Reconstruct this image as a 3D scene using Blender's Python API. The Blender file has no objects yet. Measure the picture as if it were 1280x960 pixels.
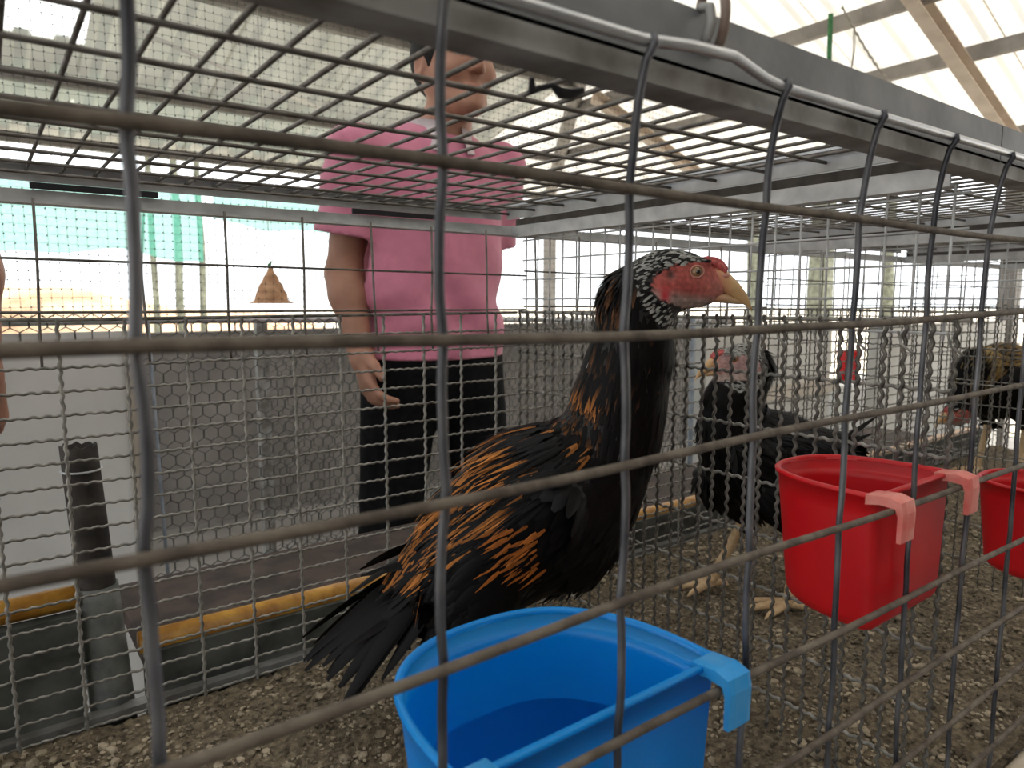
import bpy, bmesh, math, random
import numpy as np
from mathutils import Vector, Matrix, Euler

random.seed(7)
rng = np.random.default_rng(7)
scene = bpy.context.scene
COL = scene.collection
ZC = 1.0                       # camera height above the concrete floor; all z below are relative to the lens

# ------------------------------------------------------------------ camera, sky, sun, exposure
YAW = math.radians(36.8)
PITCH = math.atan(105 / 883.0)
cam_d = bpy.data.cameras.new('camera')
cam = bpy.data.objects.new('camera', cam_d)
COL.objects.link(cam)
cam.location = (0, 0, ZC)
cam.rotation_euler = (math.pi / 2 - PITCH, 0, -YAW)
cam_d.sensor_width = 36.0
cam_d.lens = 883.0 / 1280.0 * 36.0
cam_d.clip_start = 0.01
cam_d.clip_end = 300
cam_d.dof.use_dof = True
cam_d.dof.focus_distance = 0.68
cam_d.dof.aperture_fstop = 11.0
scene.camera = cam

world = bpy.data.worlds.new('sky')
scene.world = world
world.use_nodes = True
wn = world.node_tree.nodes
bg = wn['Background']
bg.inputs['Color'].default_value = (0.93, 0.97, 1.0, 1)
bg.inputs['Strength'].default_value = 3.0

sun_d = bpy.data.lights.new('sun', 'SUN')
sun_d.energy = 9.0
sun_d.angle = math.radians(1.5)
sun_d.color = (1.0, 0.95, 0.86)
sun = bpy.data.objects.new('sun', sun_d)
COL.objects.link(sun)
sun.rotation_euler = (math.radians(28), math.radians(16), 0)

vs = scene.view_settings
vs.view_transform = 'Standard'
vs.look = 'None'
vs.gamma = 1.0
vs.use_curve_mapping = False
vs.exposure = -0.42

# ------------------------------------------------------------------ materials
MATS = {}


def sin_(n, name):
    return n.inputs[name]


def mat(name, c1, c2=None, scale=20.0, rough=0.6, metal=0.0, bump=0.0, bscale=None, transl=0.0,
        transm=0.0, coat=0.0, spec=0.5, detail=4.0, lo=0.35, hi=0.65, attr=None, sheen=0.0, sub=0.0, alpha=1.0):
    m = bpy.data.materials.new(name)
    m.use_nodes = True
    nt = m.node_tree
    n = nt.nodes
    b = n['Principled BSDF']
    b.inputs['Roughness'].default_value = rough
    b.inputs['Metallic'].default_value = metal
    b.inputs['Specular IOR Level'].default_value = spec
    b.inputs['Transmission Weight'].default_value = transm
    b.inputs['Coat Weight'].default_value = coat
    b.inputs['Sheen Weight'].default_value = sheen
    b.inputs['Alpha'].default_value = alpha
    if sub:
        b.inputs['Subsurface Weight'].default_value = sub
        b.inputs['Subsurface Radius'].default_value = (0.006, 0.003, 0.002)
    tc = n.new('ShaderNodeTexCoord')
    colout = None
    if attr:
        a = n.new('ShaderNodeAttribute')
        a.attribute_name = attr
        colout = a.outputs['Color']
    if c2 is not None:
        nz = n.new('ShaderNodeTexNoise')
        nz.inputs['Scale'].default_value = scale
        nz.inputs['Detail'].default_value = detail
        nt.links.new(tc.outputs['Object'], nz.inputs['Vector'])
        r = n.new('ShaderNodeValToRGB')
        r.color_ramp.elements[0].position = lo
        r.color_ramp.elements[1].position = hi
        r.color_ramp.elements[0].color = (*c1, 1)
        r.color_ramp.elements[1].color = (*c2, 1)
        nt.links.new(nz.outputs['Fac'], r.inputs['Fac'])
        if colout is not None:
            mx = n.new('ShaderNodeMix')
            mx.data_type = 'RGBA'
            mx.blend_type = 'MULTIPLY'
            mx.inputs['Factor'].default_value = 1.0
            nt.links.new(colout, mx.inputs['A'])
            nt.links.new(r.outputs['Color'], mx.inputs['B'])
            colout = mx.outputs['Result']
        else:
            colout = r.outputs['Color']
    if colout is not None:
        nt.links.new(colout, b.inputs['Base Color'])
    else:
        b.inputs['Base Color'].default_value = (*c1, 1)
    if bump:
        nb = n.new('ShaderNodeTexNoise')
        nb.inputs['Scale'].default_value = bscale or scale * 3
        nb.inputs['Detail'].default_value = 3
        nt.links.new(tc.outputs['Object'], nb.inputs['Vector'])
        bm_ = n.new('ShaderNodeBump')
        bm_.inputs['Strength'].default_value = bump
        bm_.inputs['Distance'].default_value = 0.002
        nt.links.new(nb.outputs['Fac'], bm_.inputs['Height'])
        nt.links.new(bm_.outputs['Normal'], b.inputs['Normal'])
    if transl:
        t = n.new('ShaderNodeBsdfTranslucent')
        if colout is not None:
            nt.links.new(colout, t.inputs['Color'])
        else:
            t.inputs['Color'].default_value = (*c1, 1)
        mix = n.new('ShaderNodeMixShader')
        mix.inputs['Fac'].default_value = transl
        nt.links.new(b.outputs['BSDF'], mix.inputs[1])
        nt.links.new(t.outputs['BSDF'], mix.inputs[2])
        nt.links.new(mix.outputs['Shader'], n['Material Output'].inputs['Surface'])
    MATS[name] = m
    return m


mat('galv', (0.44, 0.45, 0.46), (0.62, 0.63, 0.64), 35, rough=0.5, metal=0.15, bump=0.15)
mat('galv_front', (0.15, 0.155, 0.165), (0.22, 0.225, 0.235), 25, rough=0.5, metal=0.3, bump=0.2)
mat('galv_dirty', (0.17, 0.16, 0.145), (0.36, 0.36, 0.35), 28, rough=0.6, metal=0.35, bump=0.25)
mat('wire', (0.20, 0.18, 0.155), (0.33, 0.32, 0.30), 60, rough=0.5, metal=0.4, bump=0.2)
mat('wire_dirty', (0.065, 0.05, 0.038), (0.155, 0.128, 0.10), 70, rough=0.75, metal=0.1, bump=0.5)
mat('wire_bare', (0.035, 0.036, 0.045), (0.14, 0.14, 0.15), 25, rough=0.45, metal=0.4, bump=0.2)
mat('rod', (0.40, 0.42, 0.45), (0.58, 0.60, 0.63), 25, rough=0.3, metal=0.8, bump=0.1)
mat('lid_wire', (0.10, 0.085, 0.07), (0.21, 0.195, 0.18), 50, rough=0.6, metal=0.3, bump=0.3)
mat('crimp', (0.14, 0.135, 0.12), (0.36, 0.345, 0.315), 90, rough=0.6, metal=0.3, bump=0.3)
mat('crimp_dark', (0.05, 0.046, 0.04), (0.18, 0.165, 0.145), 90, rough=0.6, metal=0.3, bump=0.3)
mat('gap_shade', (0.045, 0.04, 0.038), (0.08, 0.07, 0.062), 60, rough=0.9)  # dark brown standing in for shade in the gap under the lids
mat('black_gap', (0.02, 0.02, 0.025), rough=0.7)
mat('sand', (0.03, 0.022, 0.013), (0.24, 0.19, 0.125), 130, rough=0.95, bump=0.9, bscale=600, lo=0.28, hi=0.72, detail=8)
mat('pebble', (0.07, 0.054, 0.034), (0.42, 0.35, 0.25), 40, rough=0.95, bump=0.4)
mat('blue_plastic', (0.0, 0.34, 0.86), rough=0.32, transl=0.38)
mat('red_plastic', (0.60, 0.006, 0.012), (0.70, 0.010, 0.016), 12, rough=0.38, transl=0.22)
mat('red_worn', (0.60, 0.12, 0.10), (0.66, 0.24, 0.20), 60, rough=0.6)
mat('blue_worn', (0.005, 0.25, 0.62), (0.05, 0.29, 0.62), 60, rough=0.5)
mat('water', (0.45, 0.75, 0.85), rough=0.02)
nt_ = MATS['water'].node_tree
tb = nt_.nodes.new('ShaderNodeBsdfTransparent')
tb.inputs['Color'].default_value = (0.86, 0.93, 0.95, 1)
gl = nt_.nodes.new('ShaderNodeBsdfGlossy')
gl.inputs['Roughness'].default_value = 0.02
fr = nt_.nodes.new('ShaderNodeFresnel')
fr.inputs['IOR'].default_value = 1.33
mx_ = nt_.nodes.new('ShaderNodeMixShader')
nt_.links.new(fr.outputs['Fac'], mx_.inputs['Fac'])
nt_.links.new(tb.outputs['BSDF'], mx_.inputs[1])
nt_.links.new(gl.outputs['BSDF'], mx_.inputs[2])
nt_.links.new(mx_.outputs['Shader'], nt_.nodes['Material Output'].inputs['Surface'])
mat('concrete_floor', (0.14, 0.13, 0.12), (0.24, 0.225, 0.21), 3, rough=0.9, bump=0.3, bscale=80)
mat('bank_soil', (0.50, 0.30, 0.17), (0.70, 0.50, 0.33), 0.8, rough=0.95, bump=0.5, bscale=20)
mat('soil', (0.62, 0.52, 0.40), (0.78, 0.70, 0.58), 0.8, rough=0.95, bump=0.5, bscale=20)
mat('cement', (0.035, 0.038, 0.035), (0.11, 0.115, 0.105), 22, rough=0.9, bump=0.6)
mat('pale_board', (0.76, 0.765, 0.76), (0.85, 0.855, 0.845), 5, rough=0.85, bump=0.15)
mat('beige_trim', (0.42, 0.37, 0.31), (0.52, 0.47, 0.40), 12, rough=0.85)
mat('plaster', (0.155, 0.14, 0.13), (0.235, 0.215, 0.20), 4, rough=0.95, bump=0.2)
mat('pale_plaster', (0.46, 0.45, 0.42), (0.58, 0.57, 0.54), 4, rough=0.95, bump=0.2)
mat('yellow_pipe', (0.34, 0.14, 0.015), (0.56, 0.29, 0.04), 45, rough=0.45, bump=0.5, bscale=90)
mat('black_pipe', (0.012, 0.010, 0.009), (0.05, 0.04, 0.035), 40, rough=0.8, bump=0.5)
mat('grey_pipe', (0.10, 0.11, 0.105), (0.19, 0.20, 0.19), 40, rough=0.85, bump=0.4)
mat('brown_plank', (0.022, 0.014, 0.011), (0.06, 0.038, 0.03), 20, rough=0.85, bump=0.4)
mat('bamboo', (0.42, 0.34, 0.25), (0.62, 0.54, 0.43), 18, rough=0.6, bump=0.3)
mat('hexwire', (0.03, 0.03, 0.028), (0.10, 0.10, 0.095), 40, rough=0.5, metal=0.4)
mat('blue_pole', (0.17, 0.20, 0.24), (0.26, 0.29, 0.33), 30, rough=0.6)
mat('netting', (0.035, 0.045, 0.04), (0.07, 0.08, 0.07), 30, rough=0.7)
mat('roof_white', (0.86, 0.82, 0.75), (0.90, 0.87, 0.81), 2.5, rough=0.6, transl=0.30)
mat('roof_grey', (0.66, 0.66, 0.60), (0.76, 0.76, 0.70), 2.5, rough=0.6, transl=0.07)
mat('skylight', (0.93, 0.95, 0.97), rough=0.4, transl=0.9)
mat('purlin', (0.20, 0.185, 0.17), (0.29, 0.27, 0.25), 10, rough=0.6, metal=0.2)
mat('rafter', (0.55, 0.46, 0.38), (0.66, 0.57, 0.48), 10, rough=0.6)
mat('shade_net', (0.10, 0.52, 0.40), (0.18, 0.62, 0.50), 30, rough=0.8, transl=0.7)
nt_ = MATS['shade_net'].node_tree              # open weave: about a third of the light passes straight through
tb = nt_.nodes.new('ShaderNodeBsdfTransparent')
mx_ = nt_.nodes.new('ShaderNodeMixShader')
mx_.inputs['Fac'].default_value = 0.30
nt_.links.new(nt_.nodes['Material Output'].inputs['Surface'].links[0].from_socket, mx_.inputs[1])
nt_.links.new(tb.outputs['BSDF'], mx_.inputs[2])
nt_.links.new(mx_.outputs['Shader'], nt_.nodes['Material Output'].inputs['Surface'])
mat('rope_green', (0.03, 0.13, 0.05), (0.07, 0.22, 0.09), 60, rough=0.85)
mat('rope_grey', (0.32, 0.30, 0.27), (0.46, 0.44, 0.40), 60, rough=0.9)
mat('bark', (0.10, 0.105, 0.08), (0.20, 0.21, 0.16), 14, rough=0.95, bump=0.8)
mat('leaf', (0.10, 0.22, 0.05), (0.22, 0.36, 0.10), 3, rough=0.6, transl=0.4)
mat('rusty', (0.16, 0.09, 0.06), (0.30, 0.24, 0.20), 40, rough=0.7, metal=0.3)
mat('straw', (0.30, 0.15, 0.08), (0.48, 0.28, 0.16), 20, rough=0.9, bump=0.5)
mat('plumage', (0.75, 0.75, 0.75), (1, 1, 1), 200, rough=0.5, attr='Col', spec=0.12)
mat('bird_skin', (0.72, 0.72, 0.72), (1, 1, 1), 260, rough=0.55, attr='Col', bump=0.5, bscale=420, spec=0.4)
mat('horn', (0.86, 0.86, 0.86), (1, 1, 1), 90, rough=0.4, attr='Col')
mat('white_pipe', (0.80, 0.80, 0.78), rough=0.5)
mat('shank', (0.58, 0.38, 0.20), (0.68, 0.50, 0.30), 150, rough=0.6, bump=0.6, bscale=300)
mat('comb', (0.38, 0.05, 0.045), (0.52, 0.10, 0.09), 200, rough=0.5, bump=0.6, bscale=500)
mat('iris', (0.22, 0.12, 0.055), rough=0.08, coat=0.5)
mat('pupil', (0.004, 0.004, 0.004), rough=0.05, coat=1.0)
mat('lid_skin', (0.50, 0.22, 0.17), rough=0.6)
mat('skin', (0.30, 0.145, 0.095), (0.37, 0.185, 0.125), 25, rough=0.55, bump=0.06, bscale=300, sub=0.05)
mat('pink', (0.50, 0.165, 0.25), (0.56, 0.19, 0.28), 40, rough=0.9, bump=0.15, bscale=900, sheen=0.2)
mat('navy', (0.015, 0.02, 0.045), (0.025, 0.03, 0.06), 40, rough=0.9)
mat('jeans', (0.004, 0.004, 0.005), (0.009, 0.009, 0.010), 60, rough=0.9, spec=0.1)
mat('hair', (0.005, 0.005, 0.005), (0.012, 0.011, 0.010), 90, rough=0.75, spec=0.2)
mat('eye_white', (0.75, 0.72, 0.68), rough=0.15)
mat('lip', (0.36, 0.12, 0.10), rough=0.5)
mat('collar', (0.46, 0.40, 0.42), (0.55, 0.48, 0.50), 60, rough=0.9)
mat('shoe', (0.02, 0.02, 0.022), rough=0.6)

# ------------------------------------------------------------------ helpers


class MB:
    """collects verts and faces for ONE mesh"""

    def __init__(s):
        s.v = []
        s.f = []

    def box(s, a, b):
        x0, y0, z0 = a
        x1, y1, z1 = b
        o = len(s.v)
        s.v += [(x0, y0, z0), (x1, y0, z0), (x1, y1, z0), (x0, y1, z0), (x0, y0, z1), (x1, y0, z1), (x1, y1, z1), (x0, y1, z1)]
        s.f += [tuple(o + i for i in q) for q in ((0, 3, 2, 1), (4, 5, 6, 7), (0, 1, 5, 4), (1, 2, 6, 5), (2, 3, 7, 6), (3, 0, 4, 7))]
        return s

    def tube(s, pts, r, sides=8, caps=True):
        pts = [Vector(p) for p in pts]
        n = len(pts)
        rr = r if isinstance(r, (list, tuple)) else [r] * n
        o = len(s.v)
        up = None
        for i, p in enumerate(pts):
            t = (pts[min(i + 1, n - 1)] - pts[max(i - 1, 0)])
            if t.length < 1e-9:
                t = Vector((0, 0, 1))
            t.normalize()
            if up is None:
                up = Vector((0, 0, 1)) if abs(t.z) < 0.9 else Vector((1, 0, 0))
            a = t.cross(up)
            if a.length < 1e-6:
                a = t.cross(Vector((0.3, 0.8, 0.5)))
            a.normalize()
            b = a.cross(t).normalized()
            up = b
            for k in range(sides):
                g = 2 * math.pi * k / sides
                q = p + (a * math.cos(g) + b * math.sin(g)) * rr[i]
                s.v.append((q.x, q.y, q.z))
        for i in range(n - 1):
            for k in range(sides):
                k2 = (k + 1) % sides
                s.f.append((o + i * sides + k, o + i * sides + k2, o + (i + 1) * sides + k2, o + (i + 1) * sides + k))
        if caps:
            s.f.append(tuple(o + k for k in range(sides))[::-1])
            s.f.append(tuple(o + (n - 1) * sides + k for k in range(sides)))
        return s

    def rings(s, rings, closed_ends=True):
        o = len(s.v)
        m = len(rings[0])
        for r in rings:
            s.v += [tuple(p) for p in r]
        for i in range(len(rings) - 1):
            for k in range(m):
                k2 = (k + 1) % m
                s.f.append((o + i * m + k, o + i * m + k2, o + (i + 1) * m + k2, o + (i + 1) * m + k))
        if closed_ends:
            s.f.append(tuple(o + k for k in range(m))[::-1])
            s.f.append(tuple(o + (len(rings) - 1) * m + k for k in range(m)))
        return s

    def ell(s, c, r, seg=12, ring=8):
        rs = []
        for i in range(1, ring):
            t = math.pi * i / ring
            rs.append([(c[0] + r[0] * math.sin(t) * math.cos(2 * math.pi * k / seg), c[1] + r[1] * math.sin(t) * math.sin(2 * math.pi * k / seg), c[2] - r[2] * math.cos(t)) for k in range(seg)])
        o = len(s.v)
        s.rings(rs, False)
        s.v += [(c[0], c[1], c[2] - r[2]), (c[0], c[1], c[2] + r[2])]
        b, t = len(s.v) - 2, len(s.v) - 1
        for k in range(seg):
            k2 = (k + 1) % seg
            s.f.append((b, o + k2, o + k))
            s.f.append((t, o + (ring - 2) * seg + k, o + (ring - 2) * seg + k2))
        return s

    def mesh(s, name, smooth=False):
        me = bpy.data.meshes.new(name)
        me.from_pydata(s.v, [], s.f)
        if smooth:
            me.polygons.foreach_set('use_smooth', [True] * len(me.polygons))
        me.update()
        return me


def link(name, me, m, parent=None, loc=(0, 0, 0), rot=(0, 0, 0), world=False):
    o = bpy.data.objects.new(name, me)
    COL.objects.link(o)
    if m is not None and me is not None and not me.materials:
        me.materials.append(MATS[m])
    if m is not None and me is not None and me.materials[0] is not MATS[m]:
        o.material_slots[0].link = 'OBJECT'
        o.material_slots[0].material = MATS[m]
    o.rotation_euler = rot
    if parent is not None:
        o.parent = parent
        if world:
            ref = parent
            off = Vector((0, 0, 0))
            while ref is not None:
                off += ref.location
                ref = ref.parent
            o.location = Vector(loc) + Vector((0, 0, ZC)) - off
        else:
            o.location = loc
    else:
        o.location = (loc[0], loc[1], loc[2] + ZC)
    return o


def tag(o, label, cat=None, group=None, kind=None):
    if label:
        o['label'] = label
    if cat:
        o['category'] = cat
    if group:
        o['group'] = group
    if kind:
        o['kind'] = kind
    return o


def thing(name, label, cat, loc=(0, 0, 0), rotz=0.0, group=None):
    o = bpy.data.objects.new(name, None)
    COL.objects.link(o)
    o.empty_display_size = 0.05
    o.location = (loc[0], loc[1], loc[2] + ZC)
    o.rotation_euler = (0, 0, rotz)
    return tag(o, label, cat, group)


def bevel(me, w=0.002, seg=2):
    bm = bmesh.new()
    bm.from_mesh(me)
    bmesh.ops.bevel(bm, geom=[e for e in bm.edges], offset=w, segments=seg, affect='EDGES', profile=0.5)
    bm.to_mesh(me)
    bm.free()
    return me


def setcol(me, cols):
    a = me.color_attributes.new('Col', 'FLOAT_COLOR', 'POINT')
    c = np.ones((len(me.vertices), 4), np.float32)
    c[:, :3] = cols
    a.data.foreach_set('color', c.ravel())


# ---- signed distance modelling (one continuous skin for animals and people)
class SDF:
    def __init__(s, lo, hi, h):
        s.lo = np.array(lo, float)
        s.h = h
        s.n = (np.ceil((np.array(hi) - s.lo) / h).astype(int) + 1)
        s.F = np.full(s.n, 0.2, np.float32)

    def _box(s, lo, hi, pad):
        a = np.maximum(((np.array(lo) - pad - s.lo) / s.h).astype(int), 0)
        b = np.minimum(((np.array(hi) + pad - s.lo) / s.h).astype(int) + 2, s.n)
        sl = tuple(slice(a[i], b[i]) for i in range(3))
        g = np.meshgrid(*[(s.lo[i] + np.arange(a[i], b[i]) * s.h).astype(np.float32) for i in range(3)], indexing='ij')
        return sl, g

    def put(s, sl, d, k, sub=False):
        A = s.F[sl]
        if sub:
            d = -d
            hh = np.clip(0.5 - 0.5 * (d - A) / k, 0, 1) if k else 0
            s.F[sl] = A * hh + d * (1 - hh) + k * hh * (1 - hh) if k else np.maximum(A, d)
        elif k:
            hh = np.clip(0.5 + 0.5 * (A - d) / k, 0, 1)
            s.F[sl] = A * (1 - hh) + d * hh - k * hh * (1 - hh)
        else:
            s.F[sl] = np.minimum(A, d)

    def cap(s, a, b, ra, rb, k=0.01, sy=1.0, cut=None, sub=False, wob=None):
        """tapered capsule; sy < 1 flattens it in y"""
        a = np.array(a, float)
        b = np.array(b, float)
        R_ = max(ra, rb)
        sl, g = s._box(np.minimum(a, b) - R_, np.maximum(a, b) + R_, k + 3 * s.h)
        x, y, z = g
        yy = (y - a[1]) / sy
        d = b - a
        dy = d[1] / sy
        L = d[0] ** 2 + dy ** 2 + d[2] ** 2 + 1e-12
        t = np.clip(((x - a[0]) * d[0] + yy * dy + (z - a[2]) * d[2]) / L, 0, 1)
        q = np.sqrt((x - a[0] - t * d[0]) ** 2 + (yy - t * dy) ** 2 + (z - a[2] - t * d[2]) ** 2) - (ra + (rb - ra) * t)
        q = q * min(1.0, (1 + sy) / 2)
        if wob is not None:
            q = q + wob(x, y, z)
        if cut is not None:
            p0, nn = cut
            q = np.maximum(q, (x - p0[0]) * nn[0] + (y - p0[1]) * nn[1] + (z - p0[2]) * nn[2])
        s.put(sl, q, k, sub)

    def ell(s, c, r, k=0.01, sub=False, ry=0.0):
        c = np.array(c, float)
        r = np.array(r, float)
        R_ = r.max() if ry else r
        sl, g = s._box(c - R_, c + R_, k + 3 * s.h)
        x, y, z = g[0] - c[0], g[1] - c[1], g[2] - c[2]
        if ry:
            x, z = x * math.cos(ry) - z * math.sin(ry), x * math.sin(ry) + z * math.cos(ry)
        k0 = np.sqrt((x / r[0]) ** 2 + (y / r[1]) ** 2 + (z / r[2]) ** 2)
        k1 = np.sqrt((x / r[0] ** 2) ** 2 + (y / r[1] ** 2) ** 2 + (z / r[2] ** 2) ** 2) + 1e-9
        s.put(sl, np.where(k0 < 1e-4, -r.min(), k0 * (k0 - 1) / k1), k, sub)

    def plane(s, p0, nn):
        ax = [(s.lo[i] + np.arange(s.n[i]) * s.h).astype(np.float32) for i in range(3)]
        q = (ax[0][:, None, None] - p0[0]) * nn[0] + (ax[1][None, :, None] - p0[1]) * nn[1] + (ax[2][None, None, :] - p0[2]) * nn[2]
        s.F = np.maximum(s.F, q)

    def mesh(s, name):
        F = s.F
        neg = F < 0
        c = [(i, j, k) for i in (0, 1) for j in (0, 1) for k in (0, 1)]
        n = np.array(F.shape)
        cnt = np.zeros(n - 1, np.int8)
        for (i, j, k) in c:
            cnt += neg[i:n[0] - 1 + i, j:n[1] - 1 + j, k:n[2] - 1 + k]
        act = (cnt > 0) & (cnt < 8)
        idx = np.argwhere(act)
        vid = np.full(n - 1, -1, np.int64)
        vid[act] = np.arange(len(idx))
        val = {q: F[idx[:, 0] + q[0], idx[:, 1] + q[1], idx[:, 2] + q[2]] for q in c}
        acc = np.zeros((len(idx), 3))
        m = np.zeros(len(idx))
        for q in c:
            for ax in range(3):
                if q[ax] == 0:
                    p = list(q)
                    p[ax] = 1
                    p = tuple(p)
                    A, B = val[q], val[p]
                    x = (A < 0) != (B < 0)
                    t = np.where(x, A / np.where(x, A - B, 1), 0)
                    e = np.array(q, float)[None, :].repeat(len(idx), 0)
                    e[:, ax] += t
                    acc += e * x[:, None]
                    m += x
        V = (idx + acc / m[:, None]) * s.h + s.lo
        faces = []
        for ax in range(3):
            sl0 = [slice(None)] * 3
            sl1 = [slice(None)] * 3
            sl0[ax] = slice(0, n[ax] - 1)
            sl1[ax] = slice(1, n[ax])
            a0, a1 = neg[tuple(sl0)], neg[tuple(sl1)]
            e = np.argwhere(a0 != a1)
            u, w = (ax + 1) % 3, (ax + 2) % 3
            ok = (e[:, u] > 0) & (e[:, w] > 0) & (e[:, u] < n[u] - 1) & (e[:, w] < n[w] - 1)
            e = e[ok]
            flip = a1[tuple(e.T)]
            qs = []
            for du, dw in ((0, 0), (-1, 0), (-1, -1), (0, -1)):
                g = e.copy()
                g[:, u] += du
                g[:, w] += dw
                qs.append(vid[tuple(g.T)])
            Q = np.stack(qs, 1)
            Q[flip] = Q[flip][:, ::-1]
            faces.append(Q)
        Q = np.concatenate(faces)
        me = bpy.data.meshes.new(name)
        me.vertices.add(len(V))
        me.vertices.foreach_set('co', V.ravel())
        me.loops.add(Q.size)
        me.loops.foreach_set('vertex_index', Q.ravel().astype(np.int32))
        me.polygons.add(len(Q))
        me.polygons.foreach_set('loop_start', (np.arange(len(Q)) * 4).astype(np.int32))
        me.polygons.foreach_set('use_smooth', np.ones(len(Q), bool))
        me.update(calc_edges=True)
        me.validate()
        return me


def vnorm(a):
    return a / (np.linalg.norm(a, axis=-1, keepdims=True) + 1e-9)

# ------------------------------------------------------------------ the setting
GZ = -ZC
tag(link('ground', MB().box((-60, -60, GZ - 0.25), (90, 90, GZ - 0.05)).mesh('ground'), 'soil'), None, kind='structure')
tag(link('floor', MB().box((-5, -4, GZ - 0.15), (6, 7, GZ)).mesh('floor'), 'concrete_floor'), None, kind='structure')


def zl(y):
    return 1.15 + 0.25 * (6 - y)


def zr(x):
    return 1.15 + 0.36 * (5 - x)


def corr(t):                                   # trapezoid ribs, 0.19 m apart
    u = (t / 0.19) % 1.0
    return 0.028 * max(0.0, min(1.0, (0.24 - abs(u - 0.5)) / 0.09))


roof = link('ceiling', MB().tube([(5.0, 6.0, 1.12), (-1.2, -2.94, 3.33)], 0.06, 8).mesh('hip_beam'), 'purlin')
tag(roof, None, kind='structure')
W = 0.76
OFF = (0.19 * 0.1, 0.19 * 0.26, 0.19 * 0.35, 0.19 * 0.65, 0.19 * 0.74, 0.19 * 0.9)


def sheet_strip(a0, w):
    ts = [a0]
    k = math.floor(a0 / 0.19)
    while k * 0.19 < a0 + w:
        for o_ in OFF:
            t = k * 0.19 + o_
            if a0 < t < a0 + w:
                ts.append(t)
        k += 1
    ts.append(a0 + w)
    return ts


i = 0
x = -4.0
while x < 4.9:
    b = MB()
    ts = sheet_strip(x, min(W, 5.0 - x) + 0.02)
    n = 5
    for t in ts:
        y0 = max(6 - 1.44 * (5 - t), -3.0)
        for k in range(n):
            y = y0 + (6.15 - y0) * k / (n - 1)
            b.v.append((t, y, zl(y) + corr(t) + 0.004 * (i % 2)))
    for q in range(len(ts) - 1):
        for k in range(n - 1):
            b.f.append((q * n + k, q * n + k + 1, (q + 1) * n + k + 1, (q + 1) * n + k))
    if abs(x + 0.20) < 0.1:                     # this strip has a clear pane let in
        for (ya, yb_, nm, mm_) in ((None, 4.84, 'skylight', 'skylight'), (4.82, 6.15, 'roof_sheet', 'roof_grey')):
            c = MB()
            for (t, y, z) in b.v:
                y0 = max(6 - 1.44 * (5 - t), -3.0)
                f_ = (y - y0) / (6.15 - y0)
                a_ = y0 if ya is None else ya
                y = a_ + (yb_ - a_) * f_
                c.v.append((t, y, zl(y) + corr(t)))
            c.f = b.f
            link(nm, c.mesh(nm), mm_, roof, world=True)
    else:
        link('roof_sheet', b.mesh('roof_sheet'), 'roof_grey' if x < 3.0 else 'roof_white', roof, world=True)
    x += W
    i += 1
y = -3.0
i = 0
while y < 5.9:
    b = MB()
    ts = sheet_strip(y, min(W, 6.0 - y) + 0.02)
    n = 5
    for t in ts:
        x0 = 5 - 0.694 * (6 - t)
        for k in range(n):
            xx = x0 + (5.6 - x0) * k / (n - 1)
            b.v.append((xx, t, zr(xx) + corr(t) + 0.004 * (i % 2)))
    for q in range(len(ts) - 1):
        for k in range(n - 1):
            b.f.append((q * n + k, (q + 1) * n + k, (q + 1) * n + k + 1, q * n + k + 1))
    link('roof_sheet', b.mesh('roof_sheet'), 'roof_white', roof, world=True)
    y += W
    i += 1


def cchan(p0, p1, w, h, t=0.006):
    """C-section bar from p0 to p1 (open to one side)"""
    b = MB()
    p0, p1 = Vector(p0), Vector(p1)
    d = (p1 - p0).normalized()
    s_ = d.cross(Vector((0, 0, 1))).normalized()
    u = s_.cross(d).normalized()
    prof = [(0, 0), (w, 0), (w, t), (t, t), (t, h - t), (w, h - t), (w, h), (0, h)]
    b.rings([[tuple(p + s_ * q[0] + u * q[1]) for q in prof] for p in (p0, p1)])
    return b


for k, (xp, m) in enumerate(((3.85, 'purlin'), (4.38, 'purlin'), (5.2, 'purlin'), (3.05, 'purlin'), (2.2, 'purlin'))):
    y1 = 6 - (5 - xp) / 0.694 if xp < 5 else 6.0
    z = zr(xp) - (0.085 if k else 0.10)
    link('purlin', cchan((xp, -2.9, z), (xp, y1, z), 0.045, 0.075).mesh('purlin'), m, roof, world=True)
for yp in (6.02, 5.2, 4.1, 3.0, 1.6):
    x1 = 5 - (6 - yp) / 1.44
    z = zl(yp) - 0.08
    link('purlin', cchan((-3.9, yp, z), (x1, yp, z), 0.045, 0.07).mesh('purlin'), 'purlin', roof, world=True)
for yp in (1.78, 4.0, -0.6):
    x0 = 5 - 0.694 * (6 - yp) + 0.1
    link('rafter', cchan((x0, yp, zr(x0) - 0.17), (5.5, yp, zr(5.5) - 0.17), 0.07, 0.085).mesh('rafter'), 'rafter', roof, world=True)
for xp in (-1.4,):
    y0 = max(6 - 1.44 * (5 - xp), -2.9) + 0.15
    link('rafter', cchan((xp, y0, zl(y0) - 0.17), (xp, 6.1, zl(6.1) - 0.17), 0.07, 0.085).mesh('rafter'), 'rafter', roof, world=True)
# building posts
for (px, py, zt) in ((5.3, 1.75, 0.83), (5.3, -1.0, 0.83), (5.0, 6.0, 1.07), (3.7, 6.0, 0.97), (-2.2, 6.0, 0.97)):
    link('post', MB().box((px - 0.05, py - 0.05, GZ), (px + 0.05, py + 0.05, zt)).mesh('post'), 'purlin', roof, world=True)

link('conduit', MB().tube([(0.784, 4.453, 1.455), (2.0, 4.936, 1.335)], 0.015, 8).mesh('conduit', True), 'white_pipe', roof, world=True)
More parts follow.
